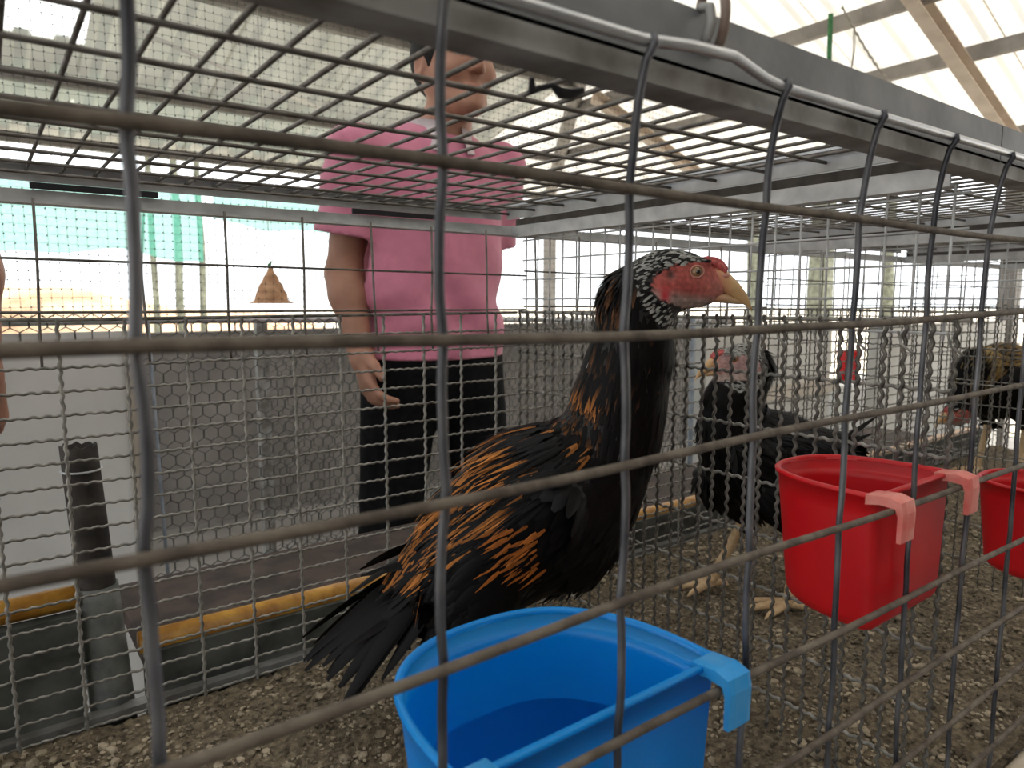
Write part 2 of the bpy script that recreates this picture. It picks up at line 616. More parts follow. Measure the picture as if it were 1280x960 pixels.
# low walls around the pens behind the aisle
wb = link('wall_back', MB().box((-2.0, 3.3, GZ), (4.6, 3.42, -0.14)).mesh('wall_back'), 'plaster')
tag(wb, None, kind='structure')
tag(link('shade_wall', MB().box((-5, -3.2, GZ), (6, -3.0, 2.6)).mesh('shade_wall'), 'plaster'), None, kind='structure')  # unseen wall behind the camera, added to keep sky light off the cage front
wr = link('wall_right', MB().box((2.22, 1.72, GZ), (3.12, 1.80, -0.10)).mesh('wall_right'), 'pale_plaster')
tag(wr, None, kind='structure')
link('wall_cap', MB().box((2.20, 1.70, -0.42), (3.14, 1.72, -0.36)).mesh('wall_cap'), 'beige_trim', wr, world=True)
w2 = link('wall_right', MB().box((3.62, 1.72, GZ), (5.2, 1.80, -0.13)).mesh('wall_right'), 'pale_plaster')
tag(w2, None, kind='structure')

# ---- pale board of the neighbouring pen
pb = thing('pen_board', 'pale grey cement board standing left of the hexagonal wire pen fence', 'board', (-0.5, 1.76, GZ))
link('panel', MB().box((-1.4, 1.755, GZ), (0.245, 1.772, -0.068)).mesh('panel'), 'pale_board', pb, world=True)
link('edge_trim', MB().box((0.245, 1.74, GZ), (0.275, 1.78, -0.068)).mesh('edge_trim'), 'beige_trim', pb, world=True)


def hexmesh(x0, x1, z0, z1, y, w=0.032, r=0.0013):
    s = w / math.sqrt(3)
    E = []
    rows = int((z1 - z0) / (1.5 * s)) + 1
    cols = int((x1 - x0) / w)
    for j in range(rows):
        for i in range(cols):
            cx, cz = x0 + i * w + (j % 2) * w / 2, z0 + j * 1.5 * s
            t, ur, lr, ul = (cx, cz + s), (cx + w / 2, cz + s / 2), (cx + w / 2, cz - s / 2), (cx - w / 2, cz + s / 2)
            E += [(t, ur, r), (ur, lr, r * 1.6), (t, ul, r)]
    b = MB()
    for (p, q, rr) in E:
        dx, dz = q[0] - p[0], q[1] - p[1]
        L = math.hypot(dx, dz)
        nx, nz = -dz / L * rr, dx / L * rr
        o = len(b.v)
        wy = 0.006 * math.sin(p[0] * 9 + p[1] * 5)
        wq = 0.006 * math.sin(q[0] * 9 + q[1] * 5)
        b.v += [(p[0] + nx, y + wy, p[1] + nz), (p[0] - nx * .5, y + wy + rr * .87, p[1] - nz * .5), (p[0] - nx * .5, y + wy - rr * .87, p[1] - nz * .5),
                (q[0] + nx, y + wq, q[1] + nz), (q[0] - nx * .5, y + wq + rr * .87, q[1] - nz * .5), (q[0] - nx * .5, y + wq - rr * .87, q[1] - nz * .5)]
        b.f += [(o, o + 1, o + 4, o + 3), (o + 1, o + 2, o + 5, o + 4), (o + 2, o, o + 3, o + 5)]
    return b


pf = thing('pen_fence', 'hexagonal wire pen fence with grey top rail behind the person in pink', 'fence', (1.2, 1.76, GZ))
hx = link('hex_netting', hexmesh(0.29, 2.17, -0.98, -0.05, 1.75).mesh('hex_netting'), 'hexwire', pf, world=True)
tag(hx, None, kind='stuff')
hx = link('hex_netting', hexmesh(-1.3, 0.28, -0.075, -0.045, 1.75).mesh('hex_netting'), 'hexwire', pf, world=True)
tag(hx, None, kind='stuff')
link('top_rail', MB().tube([(-1.4, 1.76, -0.041), (0.4, 1.76, -0.046), (2.2, 1.76, -0.075)], 0.008, 8).mesh('top_rail', True), 'galv', pf, world=True)
link('end_pole', MB().tube([(0.312, 1.745, GZ), (0.295, 1.745, -0.045)], 0.004, 8).mesh('end_pole', True), 'blue_pole', pf, world=True)
link('end_pole', MB().tube([(2.175, 1.745, GZ), (2.165, 1.745, -0.07)], 0.010, 8).mesh('end_pole', True), 'blue_pole', pf, world=True)
pf2 = thing('pen_fence', 'second hexagonal wire fence standing deeper, right of the thin grey post', 'fence', (1.8, 2.3, GZ))
hx = link('hex_netting', hexmesh(0.74, 3.0, -0.98, -0.07, 2.3, 0.034).mesh('hex_netting'), 'hexwire', pf2, world=True)
tag(hx, None, kind='stuff')
link('top_rail', MB().tube([(0.7, 2.31, -0.065), (3.0, 2.31, -0.1)], 0.008, 8).mesh('top_rail', True), 'galv', pf2, world=True)
link('post', MB().box((0.70, 2.295, GZ), (0.735, 2.33, -0.06)).mesh('post'), 'galv_dirty', pf2, world=True)

# ---- knotted bird netting hung along the aisle
b = MB()


def nety(xx, zz):
    return 2.05 + 0.02 * math.sin(xx * 3.1) + 0.015 * math.sin(xx * 7 + zz * 2)


NX0, NX1, NZ0, NZ1, CELL = -1.6, 2.35, -0.06, 1.28, 0.0215
nxs = int((NX1 - NX0) / CELL)
nzs = int((NZ1 - NZ0) / CELL)


def ribbon(pts, r):
    o = len(b.v)
    for (X_, Y_, Z_) in pts:
        b.v.extend([(X_ + r, Y_, Z_ + r), (X_ - r, Y_ - r, Z_), (X_, Y_ + r, Z_ - r)])
    for k in range(len(pts) - 1):
        for q in range(3):
            q2 = (q + 1) % 3
            b.f.append((o + 3 * k + q, o + 3 * k + q2, o + 3 * k + 3 + q2, o + 3 * k + 3 + q))


for i in range(nxs + 1):
    xx = NX0 + i * CELL
    ribbon([(xx + 0.002 * math.sin(i + k), nety(xx, NZ0 + (NZ1 - NZ0) * k / 12), NZ0 + (NZ1 - NZ0) * k / 12) for k in range(13)], 0.00035)
for j in range(nzs + 1):
    zz = NZ0 + j * CELL
    ribbon([(NX0 + (NX1 - NX0) * k / 40, nety(NX0 + (NX1 - NX0) * k / 40, zz), zz + 0.004 * math.sin(k * 0.7 + j * 0.2)) for k in range(41)], 0.00035)
for i in range(nxs + 1):
    for j in range(nzs + 1):
        xx, zz = NX0 + i * CELL, NZ0 + j * CELL
        yy = nety(xx, zz)
        r = 0.0024
        o = len(b.v)
        b.v += [(xx + r, yy, zz), (xx - r, yy, zz), (xx, yy + r, zz), (xx, yy - r, zz), (xx, yy, zz + r), (xx, yy, zz - r)]
        b.f += [(o, o + 2, o + 4), (o + 2, o + 1, o + 4), (o + 1, o + 3, o + 4), (o + 3, o, o + 4), (o + 2, o, o + 5), (o + 1, o + 2, o + 5), (o + 3, o + 1, o + 5), (o, o + 3, o + 5)]
nn_ = link('bird_netting', b.mesh('bird_netting'), 'netting')
tag(nn_, 'fine dark knotted bird netting hung above the pen fence', 'netting', kind='stuff')

# ---- green shade net under the far eave
for (x0, x1, z0, z1, lab) in ((-1.6, 1.46, 0.30, 0.95, 'tall green shade net hanging under the far eave at left'),
                              (1.54, 3.3, 0.64, 0.95, 'short strip of green shade net right of the taller one')):
    sn = thing('shade_net', lab, 'net', ((x0 + x1) / 2, 6.03, z0))
    b = MB()
    n = 40
    for k in range(n + 1):
        xx = x0 + (x1 - x0) * k / n
        for q in range(7):
            t = q / 6
            zz = z1 + (z0 - z1) * t + (0.06 * math.sin(xx * 2.2) + 0.02 * math.sin(xx * 9)) * t
            b.v.append((xx, 6.03 + 0.08 * math.sin(xx * 6) * t, zz))
    for k in range(n):
        for q in range(6):
            b.f.append((k * 7 + q, k * 7 + q + 1, (k + 1) * 7 + q + 1, (k + 1) * 7 + q))
    link('cloth', b.mesh('cloth', True), 'shade_net', sn, world=True)
    for k in range(6):
        xx = x0 + (x1 - x0) * (k + 0.1) / 5.2
        link('cord', MB().tube([(xx, 6.03, z1 - 0.005), (xx, 6.04, 1.066)], 0.003, 5).mesh('cord'), 'rope_grey', sn, world=True)
# ------------------------------------------------------------------ the row of wire cages
cage = thing('cage_row', 'row of galvanised wire poultry cages with hinged mesh lids', 'cage', (0.95, 0.52, GZ))
XL, XR = -0.40, 2.40
YF, YB = 0.22, 0.805
FZ = -0.44
PART_X = (0.615, 1.20, 1.80, 2.40)


def bar(name, b, m='galv', parent=cage, smooth=False):
    return link(name, b.mesh(name, smooth), m, parent, world=True)


def angle_x(x0, x1, y, z, hv, hh, t=0.0025, up=True):
    """L section along X: vertical leg at y, horizontal leg going +y (hh may be negative)"""
    b = MB()
    ya, yb = sorted((y, y + hh))
    b.box((x0, y - t / 2, z), (x1, y + t / 2, z + hv))
    zz = z if not up else z + hv - t
    s_ = 1 if hh > 0 else -1
    b.box((x0, min(y + s_ * t / 2, y + hh), zz), (x1, max(y + s_ * t / 2, y + hh), zz + t))
    return b


def angle_y(y0, y1, x, z, hv, hh, t=0.0025, up=True):
    b = MB()
    b.box((x - t / 2, y0, z), (x + t / 2, y1, z + hv))
    zz = z if not up else z + hv - t
    s_ = 1 if hh > 0 else -1
    b.box((min(x + s_ * t / 2, x + hh), y0, zz), (max(x + s_ * t / 2, x + hh), y1, zz + t))
    return b


# ---- front panel: smooth round wires
fp = bar('front_panel', MB().tube([(XL, 0.2145, 0.104), (0.1, 0.2145, 0.106), (0.228, 0.2145, 0.1075), (0.255, 0.211, 0.1095), (0.285, 0.211, 0.111),
                                   (0.315, 0.2145, 0.1075), (0.33, 0.2145, 0.106), (0.6, 0.2145, 0.109), (0.9, 0.2145, 0.110), (1.4, 0.2145, 0.108), (XR, 0.2145, 0.107)], 0.0026, 10), 'rod', cage, True)
ROWS = (0.047, -0.0145, -0.0735, -0.1405, -0.2085, -0.280, -0.346, -0.408)
VX = [0.0355 + 0.0985 * i for i in range(-4, 24)]
for j, z in enumerate(ROWS):
    pts = []
    n = 90
    for k in range(n + 1):
        xx = XL + (XR - XL) * k / n
        dz = 0.0012 * math.sin(xx * 7 + j * 2.1) + 0.0008 * math.sin(xx * 17 + j)
        dz += {0: 0.006 * max(0, min(1, (xx - 0.5) / 0.3)), 1: 0.004 * max(0, min(1, (xx - 0.45) / 0.15)), 3: -0.005 * max(0, min(1, (xx - 0.3) / 0.5)),
               4: -0.010 * max(0, min(1, (xx - 0.35) / 0.4)), 5: -0.006 * max(0, min(1, (xx - 0.35) / 0.4))}.get(j, 0)
        dy = 0.0006 * math.sin(xx * 13 + j)
        pts.append((xx, YF + dy, z + dz))
    link('wire', MB().tube(pts, 0.0023, 8).mesh('wire', True), 'wire_dirty', fp, world=True)
for i, xx in enumerate(VX):
    pts = [(xx, 0.2125, 0.1095), (xx, 0.2115, 0.106)]
    zt = [0.1] + [0.09 - 0.006 * k for k in range(89)]
    for z in zt:
        dx = 0.0010 * math.sin(z * 21 + i * 1.7) + 0.0006 * math.sin(z * 55 + i)
        for rz in ROWS:
            dx += 0.0014 * math.exp(-((z - rz) / 0.012) ** 2) * (1 if (i % 2) else -1)
        pts.append((xx + dx, YF + 0.0042 - 0.0105 * math.exp(-(0.106 - z) / 0.03), z))
    link('wire', MB().tube(pts, 0.0020, 8).mesh('wire', True), 'wire_bare', fp, world=True)
pole = bar('bottom_rail', MB().tube([(XL, 0.205, -0.466), (0.3, 0.206, -0.464), (0.9, 0.204, -0.466), (XR, 0.206, -0.465)], 0.024, 16), 'bamboo', cage, True)
for xx in (0.02, 0.42, 0.795, 1.15):
    link('wire_tie', MB().tube([(xx + 0.006 * math.sin(t * 0.8), 0.205 + 0.0253 * math.cos(t * math.pi / 8), -0.465 + 0.0253 * math.sin(t * math.pi / 8)) for t in range(17)], 0.001, 5).mesh('wire_tie'), 'wire', pole, world=True)

# ---- body frame: angle bars along front and back, cross bars over every partition
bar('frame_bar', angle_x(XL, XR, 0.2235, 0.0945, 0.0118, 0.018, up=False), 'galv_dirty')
bar('frame_bar', angle_x(XL, XR, YB + 0.018, 0.0895, 0.0145, -0.018, up=False), 'galv')
bar('frame_bar', angle_x(XL, XR, YB + 0.016, -0.447, 0.010, 0.016), 'galv_dirty')
for px in PART_X + (XL,):
    bar('cross_bar', angle_y(0.249, YB + 0.016, px, 0.0885, 0.0155, 0.016, up=False), 'galv')
    bar('shade_strip', MB().box((px + 0.003, 0.249, 0.1035), (px + 0.011, YB + 0.012, 0.1135)), 'gap_shade')  # added dark strip: paints the shade under the lid overhang
for px in (XL, 0.62, 1.2, 1.8, XR - 0.02):
    for yy in (0.226, YB + 0.02):
        lb = MB().box((px, yy, GZ), (px + 0.018, yy + 0.003, -0.46))
        lb.box((px, yy + 0.003, GZ), (px + 0.003, yy + 0.018, -0.46))
        bar('leg', lb, 'galv_dirty')

# ---- tray that holds the litter, rear kerb
tr = MB().box((XL, 0.228, -0.50), (XR, YB + 0.004, -0.475))
bar('tray', tr, 'cement')
bar('rear_kerb', MB().box((0.118, YB + 0.028, -0.50), (XR, YB + 0.045, -0.388)), 'cement')
bar('rear_kerb', MB().box((XL, YB + 0.028, -0.50), (0.058, YB + 0.045, -0.326)), 'cement')

# ---- lids
LID = ((-0.36, 0.595), (0.637, 1.185), (1.215, 1.785), (1.815, 2.385))
for li, (x0, x1) in enumerate(LID):
    b = angle_x(XL if li == 0 else x0 - 0.003, x1 + 0.037 if li < 3 else x1, 0.2235, 0.1045, 0.0275, 0.018, up=True)
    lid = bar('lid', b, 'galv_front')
    link('frame_bar', angle_x(x0, x1, YB + 0.017, 0.1115, 0.0165, -0.016).mesh('frame_bar'), 'galv', lid, world=True)
    for sx, d in ((x0, 0.016), (x1, -0.016)):
        link('frame_bar', angle_y(0.245, YB, sx, 0.1105, 0.0165, d).mesh('frame_bar'), 'galv', lid, world=True)
    nrow = 10
    for k in range(nrow):
        yy = 0.283 + 0.0575 * k
        if yy > YB:
            break
        w = link('wire', MB().tube([(x0 + 0.002, yy, 0.1175), ((x0 + x1) / 2, yy + 0.001, 0.1165), (x1 - 0.002, yy, 0.1175)], 0.0016, 6).mesh('wire', True), 'lid_wire', lid, world=True)
    me = MB().tube([(0, 0.228, 0.1206), (0.0006, 0.5, 0.1197), (0, YB + 0.013, 0.1206)], 0.0015, 6).mesh('wire', True)
    k0 = int(math.ceil((x0 - 0.043 + 0.01) / 0.0278))
    while 0.043 + 0.0278 * k0 < x1 - 0.008:
        link('wire', me, 'lid_wire', lid, (0.043 + 0.0278 * k0, 0, 0), world=True)
        k0 += 1
# dark hinge slots between lid and frame at the back
for (xa, xb_) in ((0.045, 0.155), (0.37, 0.50), (-0.2, -0.1)):
    bar('hinge_slot', MB().box((xa, YB + 0.012, 0.1045), (xb_, YB + 0.0155, 0.1105)), 'black_gap')
# dark latch under the front bar, ring that locks the lid
bar('latch', MB().tube([(0.196, 0.248, 0.0945), (0.1985, 0.251, 0.0905), (0.202, 0.251, 0.0918), (0.209, 0.25, 0.094), (0.214, 0.25, 0.0918), (0.221, 0.25, 0.0925), (0.226, 0.248, 0.0945)], [0.0012, 0.0020, 0.0014, 0.0013, 0.0026, 0.0024, 0.0014], 8), 'black_gap', cage, True)


def ring_pts(c, r, ax=(1, 0, 0), n=25, a0=0.0, a1=2 * math.pi):
    ax = Vector(ax).normalized()
    u = ax.orthogonal().normalized()
    v = ax.cross(u)
    return [tuple(Vector(c) + (u * math.cos(a0 + (a1 - a0) * k / (n - 1)) + v * math.sin(a0 + (a1 - a0) * k / (n - 1))) * r) for k in range(n)]


bar('lock_ring', MB().tube(ring_pts((0.283, 0.2225, 0.131), 0.0155, (0.85, -0.5, 0.1), 29), 0.0023, 8, False), 'rusty', cage, True)
bar('ring_staple', MB().tube([(0.272, 0.219, 0.112), (0.272, 0.214, 0.124), (0.273, 0.216, 0.131), (0.275, 0.2225, 0.1335)], 0.0024, 8), 'galv_dirty', cage, True)

# ---- crimped mesh (wavy wires) for the lower back and the partitions
CR = {}


def crimp(L, ax, r, amp=0.0011, per=0.0115):
    key = (round(L, 3), ax, r, amp)
    if key not in CR:
        pts = []
        n = int(L / per * 6)
        for k in range(n + 1):
            t = L * k / n
            w = amp * math.sin(2 * math.pi * k / 6)
            w2 = amp * 0.4 * math.cos(2 * math.pi * k / 6)
            pts.append({'x': (t, w2, w), 'y': (w2, t, w), 'z': (w, w2, t)}[ax] if ax != 'zy' else (w2, w, t))
        CR[key] = MB().tube(pts, r, 5).mesh('wire', True)
    return CR[key]


ends = (XL,) + PART_X
for c in range(4):
    x0, x1 = ends[c] + 0.004, ends[c + 1] - 0.004
    L = x1 - x0
    bp = bar('back_panel', MB().tube([(x0, YB, -0.0175), ((x0 + x1) / 2, YB, -0.019), (x1, YB, -0.0175)], 0.0021, 6), 'crimp', cage, True)
    for k in range(1, 19):
        link('wire', crimp(L, 'x', 0.0015, 0.0006), 'crimp', bp, (x0, YB + 0.0015, -0.0185 - 0.0233 * k), world=True)
    nv = int(L / 0.0572)
    for k in range(nv + 1):
        xx = 0.0573 * (math.ceil(x0 / 0.0573) + k)
        if xx > x1:
            break
        link('wire', crimp(0.423, 'z', 0.0019, 0.0007), 'crimp', bp, (xx, YB - 0.001, -0.441), world=True)
    x1 += 0.012
    up = bar('upper_back_panel', MB().tube([(x0, YB - 0.006, -0.009), ((x0 + x1) / 2, YB - 0.006, -0.012), (x1, YB - 0.006, -0.0135)], 0.0015, 6), 'lid_wire', cage, True)
    link('wire', MB().tube([(x0, YB - 0.007, 0.0405), ((x0 + x1) / 2, YB - 0.007, 0.0375), (x1, YB - 0.007, 0.034)], 0.0014, 6).mesh('wire', True), 'lid_wire', up, world=True)
    for k in range(40):
        xx = -0.379 + 0.0850 * k
        if not (x0 < xx < x1):
            continue
        dx = 0.003 * math.sin(k * 2.3)
        link('wire', MB().tube([(xx, YB - 0.003, 0.094), (xx + dx * 0.3, YB - 0.0045, 0.03), (xx + dx, YB - 0.004, -0.02), (xx + dx * 1.3, YB - 0.008, -0.063)], 0.0014, 6).mesh('wire', True), 'lid_wire', up, world=True)

for c, px in enumerate(PART_X):
    y0, y1 = 0.236, YB - 0.001
    pp = bar('partition', MB().tube([(px, y0 - 0.008, -0.016), (px, 0.5, -0.0185), (px, y1, -0.0165)], 0.0021, 6), 'crimp', cage, True)
    for k in range(1, 8):
        link('wire', crimp(y1 - y0, 'y', 0.0017 if c == 0 else 0.0013, 0.0009 if c == 0 else 0.0006), 'crimp', pp, (px + 0.002, y0, -0.0185 - 0.0545 * k), world=True)
    n = int((y1 - y0) / 0.0189)
    for k in range(n + 1):
        jig = 0.0015 * math.sin(k * 3.7 + c)
        link('wire', crimp(0.432, 'zy', 0.0018 if c == 0 else 0.0012, 0.0012 if c == 0 else 0.0007), 'crimp_dark', pp, (px - 0.001, y0 + 0.0189 * k + jig, -0.447), world=True)
    # hooked wire ends along the top edge
    for k in range(0, n if c == 0 else 0, 2):
        yy = y0 + 0.0189 * k + 0.006
        link('wire_end', MB().tube([(px - 0.003, yy, -0.026), (px - 0.006, yy - 0.004, -0.036), (px - 0.007, yy - 0.014, -0.043)], 0.0011, 5).mesh('wire_end', True), 'crimp', pp, world=True)
    sp = bar('upper_partition', MB().tube([(px + 0.006, y0, 0.0015), (px + 0.006, y1, 0.0015)], 0.0012, 6), 'galv', cage, True)
    for z in (-0.027, 0.0285, 0.0555, 0.083):
        link('wire', MB().tube([(px + 0.006, y0, z), (px + 0.006, y1, z)], 0.00115, 6).mesh('wire', True), 'galv', sp, world=True)
    n2 = int((y1 - y0) / 0.0262)
    for k in range(n2 + 1):
        yy = y1 - 0.006 - 0.0262 * k
        link('wire', MB().tube([(px + 0.0075, yy, 0.09), (px + 0.0075, yy + 0.002 * math.sin(k), -0.033)], 0.00115, 6).mesh('wire', True), 'galv', sp, world=True)

# ---- litter
b = MB()
nx, ny = 620, 170
X0, X1, Y0, Y1 = XL, XR, 0.228, YB + 0.004
gx = np.linspace(0, 1, nx)
gx = X0 + (X1 - X0) * (0.55 * gx + 0.45 * gx ** 2)
gy = np.linspace(Y0, Y1, ny)
H = np.zeros((nx, ny))
for (a, s_) in ((0.006, 9), (0.0035, 30), (0.0022, 90)):
    for _ in range(14):
        th = rng.uniform(0, math.pi * 2)
        f_ = s_ * rng.uniform(0.5, 1.5)
        H += a / 6 * np.sin((gx[:, None] * math.cos(th) + gy[None, :] * math.sin(th)) * f_ + rng.uniform(0, 6))
H += rng.normal(0, 0.0011, H.shape)
H -= 0.006 * np.clip((0.30 - gy) / 0.07, 0, 1)[None, :]
P = np.stack(np.broadcast_arrays(gx[:, None], gy[None, :], FZ + H), -1).reshape(-1, 3)
b.v = [tuple(p) for p in P]
o = len(b.v)
for i in range(nx - 1):
    for j in range(ny - 1):
        b.f.append((i * ny + j, (i + 1) * ny + j, (i + 1) * ny + j + 1, i * ny + j + 1))
b.box((X0, Y0, -0.474), (X1, Y1, -0.455))
litter = tag(link('sand_litter', b.mesh('sand_litter', True), 'sand'), 'brown gritty sand litter covering the cage floor', 'sand', kind='stuff')


def hz(xx, yy):
    i = int(np.clip(np.searchsorted(gx, xx), 0, nx - 1))
    j = int(np.clip(np.searchsorted(gy, yy), 0, ny - 1))
    return FZ + H[i, j]


b = MB()
ICO = [(0, 0, 1), (0.89, 0, 0.45), (0.28, 0.85, 0.45), (-0.72, 0.53, 0.45), (-0.72, -0.53, 0.45), (0.28, -0.85, 0.45), (0.72, 0.53, -0.45), (-0.28, 0.85, -0.45), (-0.89, 0, -0.45), (-0.28, -0.85, -0.45), (0.72, -0.53, -0.45), (0, 0, -1)]
IF = [(0, 1, 2), (0, 2, 3), (0, 3, 4), (0, 4, 5), (0, 5, 1), (1, 6, 2), (2, 7, 3), (3, 8, 4), (4, 9, 5), (5, 10, 1), (1, 10, 6), (2, 6, 7), (3, 7, 8), (4, 8, 9), (5, 9, 10), (6, 11, 7), (7, 11, 8), (8, 11, 9), (9, 11, 10), (10, 11, 6)]
for _ in range(24000):
    xx = XL + 0.02 + (1.75 - XL) * random.random() ** 1.1
    yy = random.uniform(0.24, YB - 0.006)
    r = random.uniform(0.0010, 0.0027) if random.random() < 0.94 else random.uniform(0.003, 0.006)
    z = hz(xx, yy) + r * 0.4
    o = len(b.v)
    sx, sy, sz = r * random.uniform(0.7, 1.4), r * random.uniform(0.7, 1.4), r * random.uniform(0.5, 0.9)
    a = random.random() * 6
    ca, sa = math.cos(a), math.sin(a)
    for (u, v, w) in ICO:
        k = random.uniform(0.8, 1.2)
        u, v, w = u * sx * k, v * sy * k, w * sz * k
        b.v.append((xx + u * ca - v * sa, yy + u * sa + v * ca, z + w))
    b.f += [tuple(o + q for q in f_) for f_ in IF]
tag(link('litter_grit', b.mesh('litter_grit'), 'pebble'), 'small pale stones and grit scattered over the sand', 'grit', kind='stuff')

# ---- things behind the row: yellow pipes, stub of pipe, plank
yp = thing('edge_pipe', 'long yellow pipe along the kerb behind the cages', 'pipe', (1.2, 0.852, -0.40))
link('pipe', MB().tube([(0.115, 0.851, -0.381), (0.7, 0.851, -0.385), (XR, 0.851, -0.392)], 0.0125, 14).mesh('pipe', True), 'yellow_pipe', yp, world=True)
yp = thing('edge_pipe', 'short yellow pipe left of the black pipe stub', 'pipe', (-0.1, 0.852, -0.33))
link('pipe', MB().tube([(XL, 0.851, -0.316), (0.060, 0.851, -0.312)], 0.0125, 14).mesh('pipe', True), 'yellow_pipe', yp, world=True)
st = thing('pipe_stub', 'upright black pipe stub in a grey sleeve behind the back mesh', 'pipe', (0.085, 0.86, -0.50))
lo_, hi_ = Vector((0.089, 0.852, -0.50)), Vector((0.072, 0.858, -0.152))
n = 24


def hollow(p0, p1, r0, r1, wall=0.002, cuts=8, jag=0.0):
    d = (p1 - p0)
    out, inn = [], []
    for k in range(cuts + 1):
        t = k / cuts
        c = p0 + d * t
        out.append([(c.x + (r0 + (r1 - r0) * t) * math.cos(2 * math.pi * q / n), c.y + (r0 + (r1 - r0) * t) * math.sin(2 * math.pi * q / n), c.z + (jag * math.sin(q * 2.3) if k == cuts else 0)) for q in range(n)])
    for k in range(cuts, -1, -1):
        t = k / cuts
        c = p0 + d * t
        inn.append([(c.x + (r0 + (r1 - r0) * t - wall) * math.cos(2 * math.pi * q / n), c.y + (r0 + (r1 - r0) * t - wall) * math.sin(2 * math.pi * q / n), c.z + (jag * math.sin(q * 2.3) if k == cuts else 0)) for q in range(n)])
    return MB().rings(out + inn, False)


link('pipe', hollow(lo_.lerp(hi_, 0.5), hi_, 0.0185, 0.0175, jag=0.002).mesh('pipe', True), 'black_pipe', st, world=True)
link('sleeve', hollow(lo_, lo_.lerp(hi_, 0.56), 0.0225, 0.0205).mesh('sleeve', True), 'grey_pipe', st, world=True)
pr = hi_.lerp(lo_, 0.075)
link('clamp_ring', MB().tube([(pr.x + 0.0186 * math.cos(t * math.pi / 12), pr.y + 0.0186 * math.sin(t * math.pi / 12), pr.z) for t in range(25)], 0.0012, 6, False).mesh('clamp_ring', True), 'galv', st, world=True)
pk = thing('ledge_plank', 'dark brown plank on legs behind the long yellow pipe', 'plank', (1.2, 1.0, GZ))
link('board', bevel(MB().box((0.125, 0.872, -0.435), (2.3, 1.13, -0.41)).mesh('board'), 0.003), 'brown_plank', pk, world=True)
for xx in (0.2, 1.2, 2.2):
    link('leg', MB().box((xx, 0.96, GZ), (xx + 0.04, 1.0, -0.435)).mesh('leg'), 'brown_plank', pk, world=True)

# ---- hanging cups
def dcup(name, label, mm, mw, x0, w, zr_, h, group, water=False, dep=0.118):
    """D-shaped plastic cup: flat side against the front wires at local y=0, belly towards +y"""
    t = thing(name, label, 'cup', (x0 + w / 2, 0.232, zr_ - h), 0, group)

    def outline(sc, inset=0.0):
        pts = []
        hw = w / 2 * sc - inset
        dd = dep * sc - inset
        N = 40
        c = 0.012
        for k in range(N + 1):
            a = math.pi * k / N
            e = 2 / 2.5
            cx = math.copysign(abs(math.cos(a)) ** e, math.cos(a)) * hw
            cy = abs(math.sin(a)) ** e * (dd - c) + c
            pts.append((cx, cy))
        pts += [(-hw, c * 0.5 + inset * 0.6), (-hw + 0.005, inset), (hw - 0.005, inset), (hw, c * 0.5 + inset * 0.6)]
        return pts

    prof = []                                # (scale, inset, z)
    for k in range(6):
        a = k / 5 * math.pi / 2
        prof.append((0.90, 0.014 * (1 - math.sin(a)), 0.014 * (1 - math.cos(a))))
    for k in range(1, 7):
        prof.append((0.90 + 0.10 * k / 6, 0, 0.014 + (h - 0.014) * k / 6))
    rings = [[(p[0], p[1], z) for p in outline(s_, ins)] for (s_, ins, z) in prof]
    # rolled rim
    for ins, dz in ((-0.002, 0.000), (-0.0025, 0.002), (-0.001, 0.0035), (0.001, 0.0035), (0.0022, 0.002), (0.0022, -0.002)):
        rings.append([(p[0], p[1], h + dz) for p in outline(1.0, ins)])
    inner = [[(p[0], p[1], z) for p in outline(s_, ins + 0.0022)] for (s_, ins, z) in prof[::-1]]
    inner = [[(x_, y_, max(z_, 0.0025)) for (x_, y_, z_) in r_] for r_ in inner]
    b_ = MB().rings(rings + inner, True)
    link('bowl', b_.mesh('bowl', True), mm, t)
    for sx in (-1, 1):                       # lugs that hook over the front wire
        cx = sx * (w / 2 - 0.007)
        cy = -0.012
        lb_ = MB()
        pr_ = [(0.006, h - 0.004), (0.006, h + 0.003), (-0.010, h + 0.0045), (-0.0185, h + 0.002), (-0.0200, h - 0.006), (-0.0195, h - 0.026), (-0.0165, h - 0.026), (-0.0165, h - 0.008), (-0.0145, h - 0.003), (-0.004, h - 0.002)]
        wid = 0.0095
        lb_.rings([[(cx - wid, p[0], p[1]) for p in pr_], [(cx - wid * 0.6, p[0] - 0.001, p[1] + 0.0008) for p in pr_], [(cx + wid * 0.6, p[0] - 0.001, p[1] + 0.0008) for p in pr_], [(cx + wid, p[0], p[1]) for p in pr_]][::(1)])
        me = lb_.mesh('lug', False)
        bm = bmesh.new()
        bm.from_mesh(me)
        bmesh.ops.recalc_face_normals(bm, faces=bm.faces)
        bm.to_mesh(me)
        bm.free()
        link('lug', me, mw, t)
    if water:
        wz = h * 0.50
        k_ = 0.90 + 0.10 * (wz - 0.014) / (h - 0.014)
        bw = MB()
        bw.v = [(p[0], p[1], wz) for p in outline(k_, 0.0024)]
        bw.f = [tuple(range(len(bw.v)))]
        link('water', bw.mesh('water'), 'water', t)
    return t


dcup('feeder_cup', 'blue plastic cup holding water, hung inside the front wires', 'blue_plastic', 'blue_worn', 0.147, 0.172, -0.2025, 0.108, 'plastic cups on the cage front', True)
dcup('feeder_cup', 'red plastic cup hung high, left of the wavy wire partition', 'red_plastic', 'red_worn', 0.490, 0.122, -0.1385, 0.105, 'plastic cups on the cage front', False, 0.102)
dcup('feeder_cup', 'red plastic cup at the right edge, beyond the wavy wire partition', 'red_plastic', 'red_worn', 0.915, 0.125, -0.213, 0.105, 'plastic cups on the cage front', False, 0.102)
# ------------------------------------------------------------------ poultry
FH = Vector((math.sin(YAW), math.cos(YAW), 0))          # level direction of view and the direction to its right
RT = Vector((math.cos(YAW), -math.sin(YAW), 0))


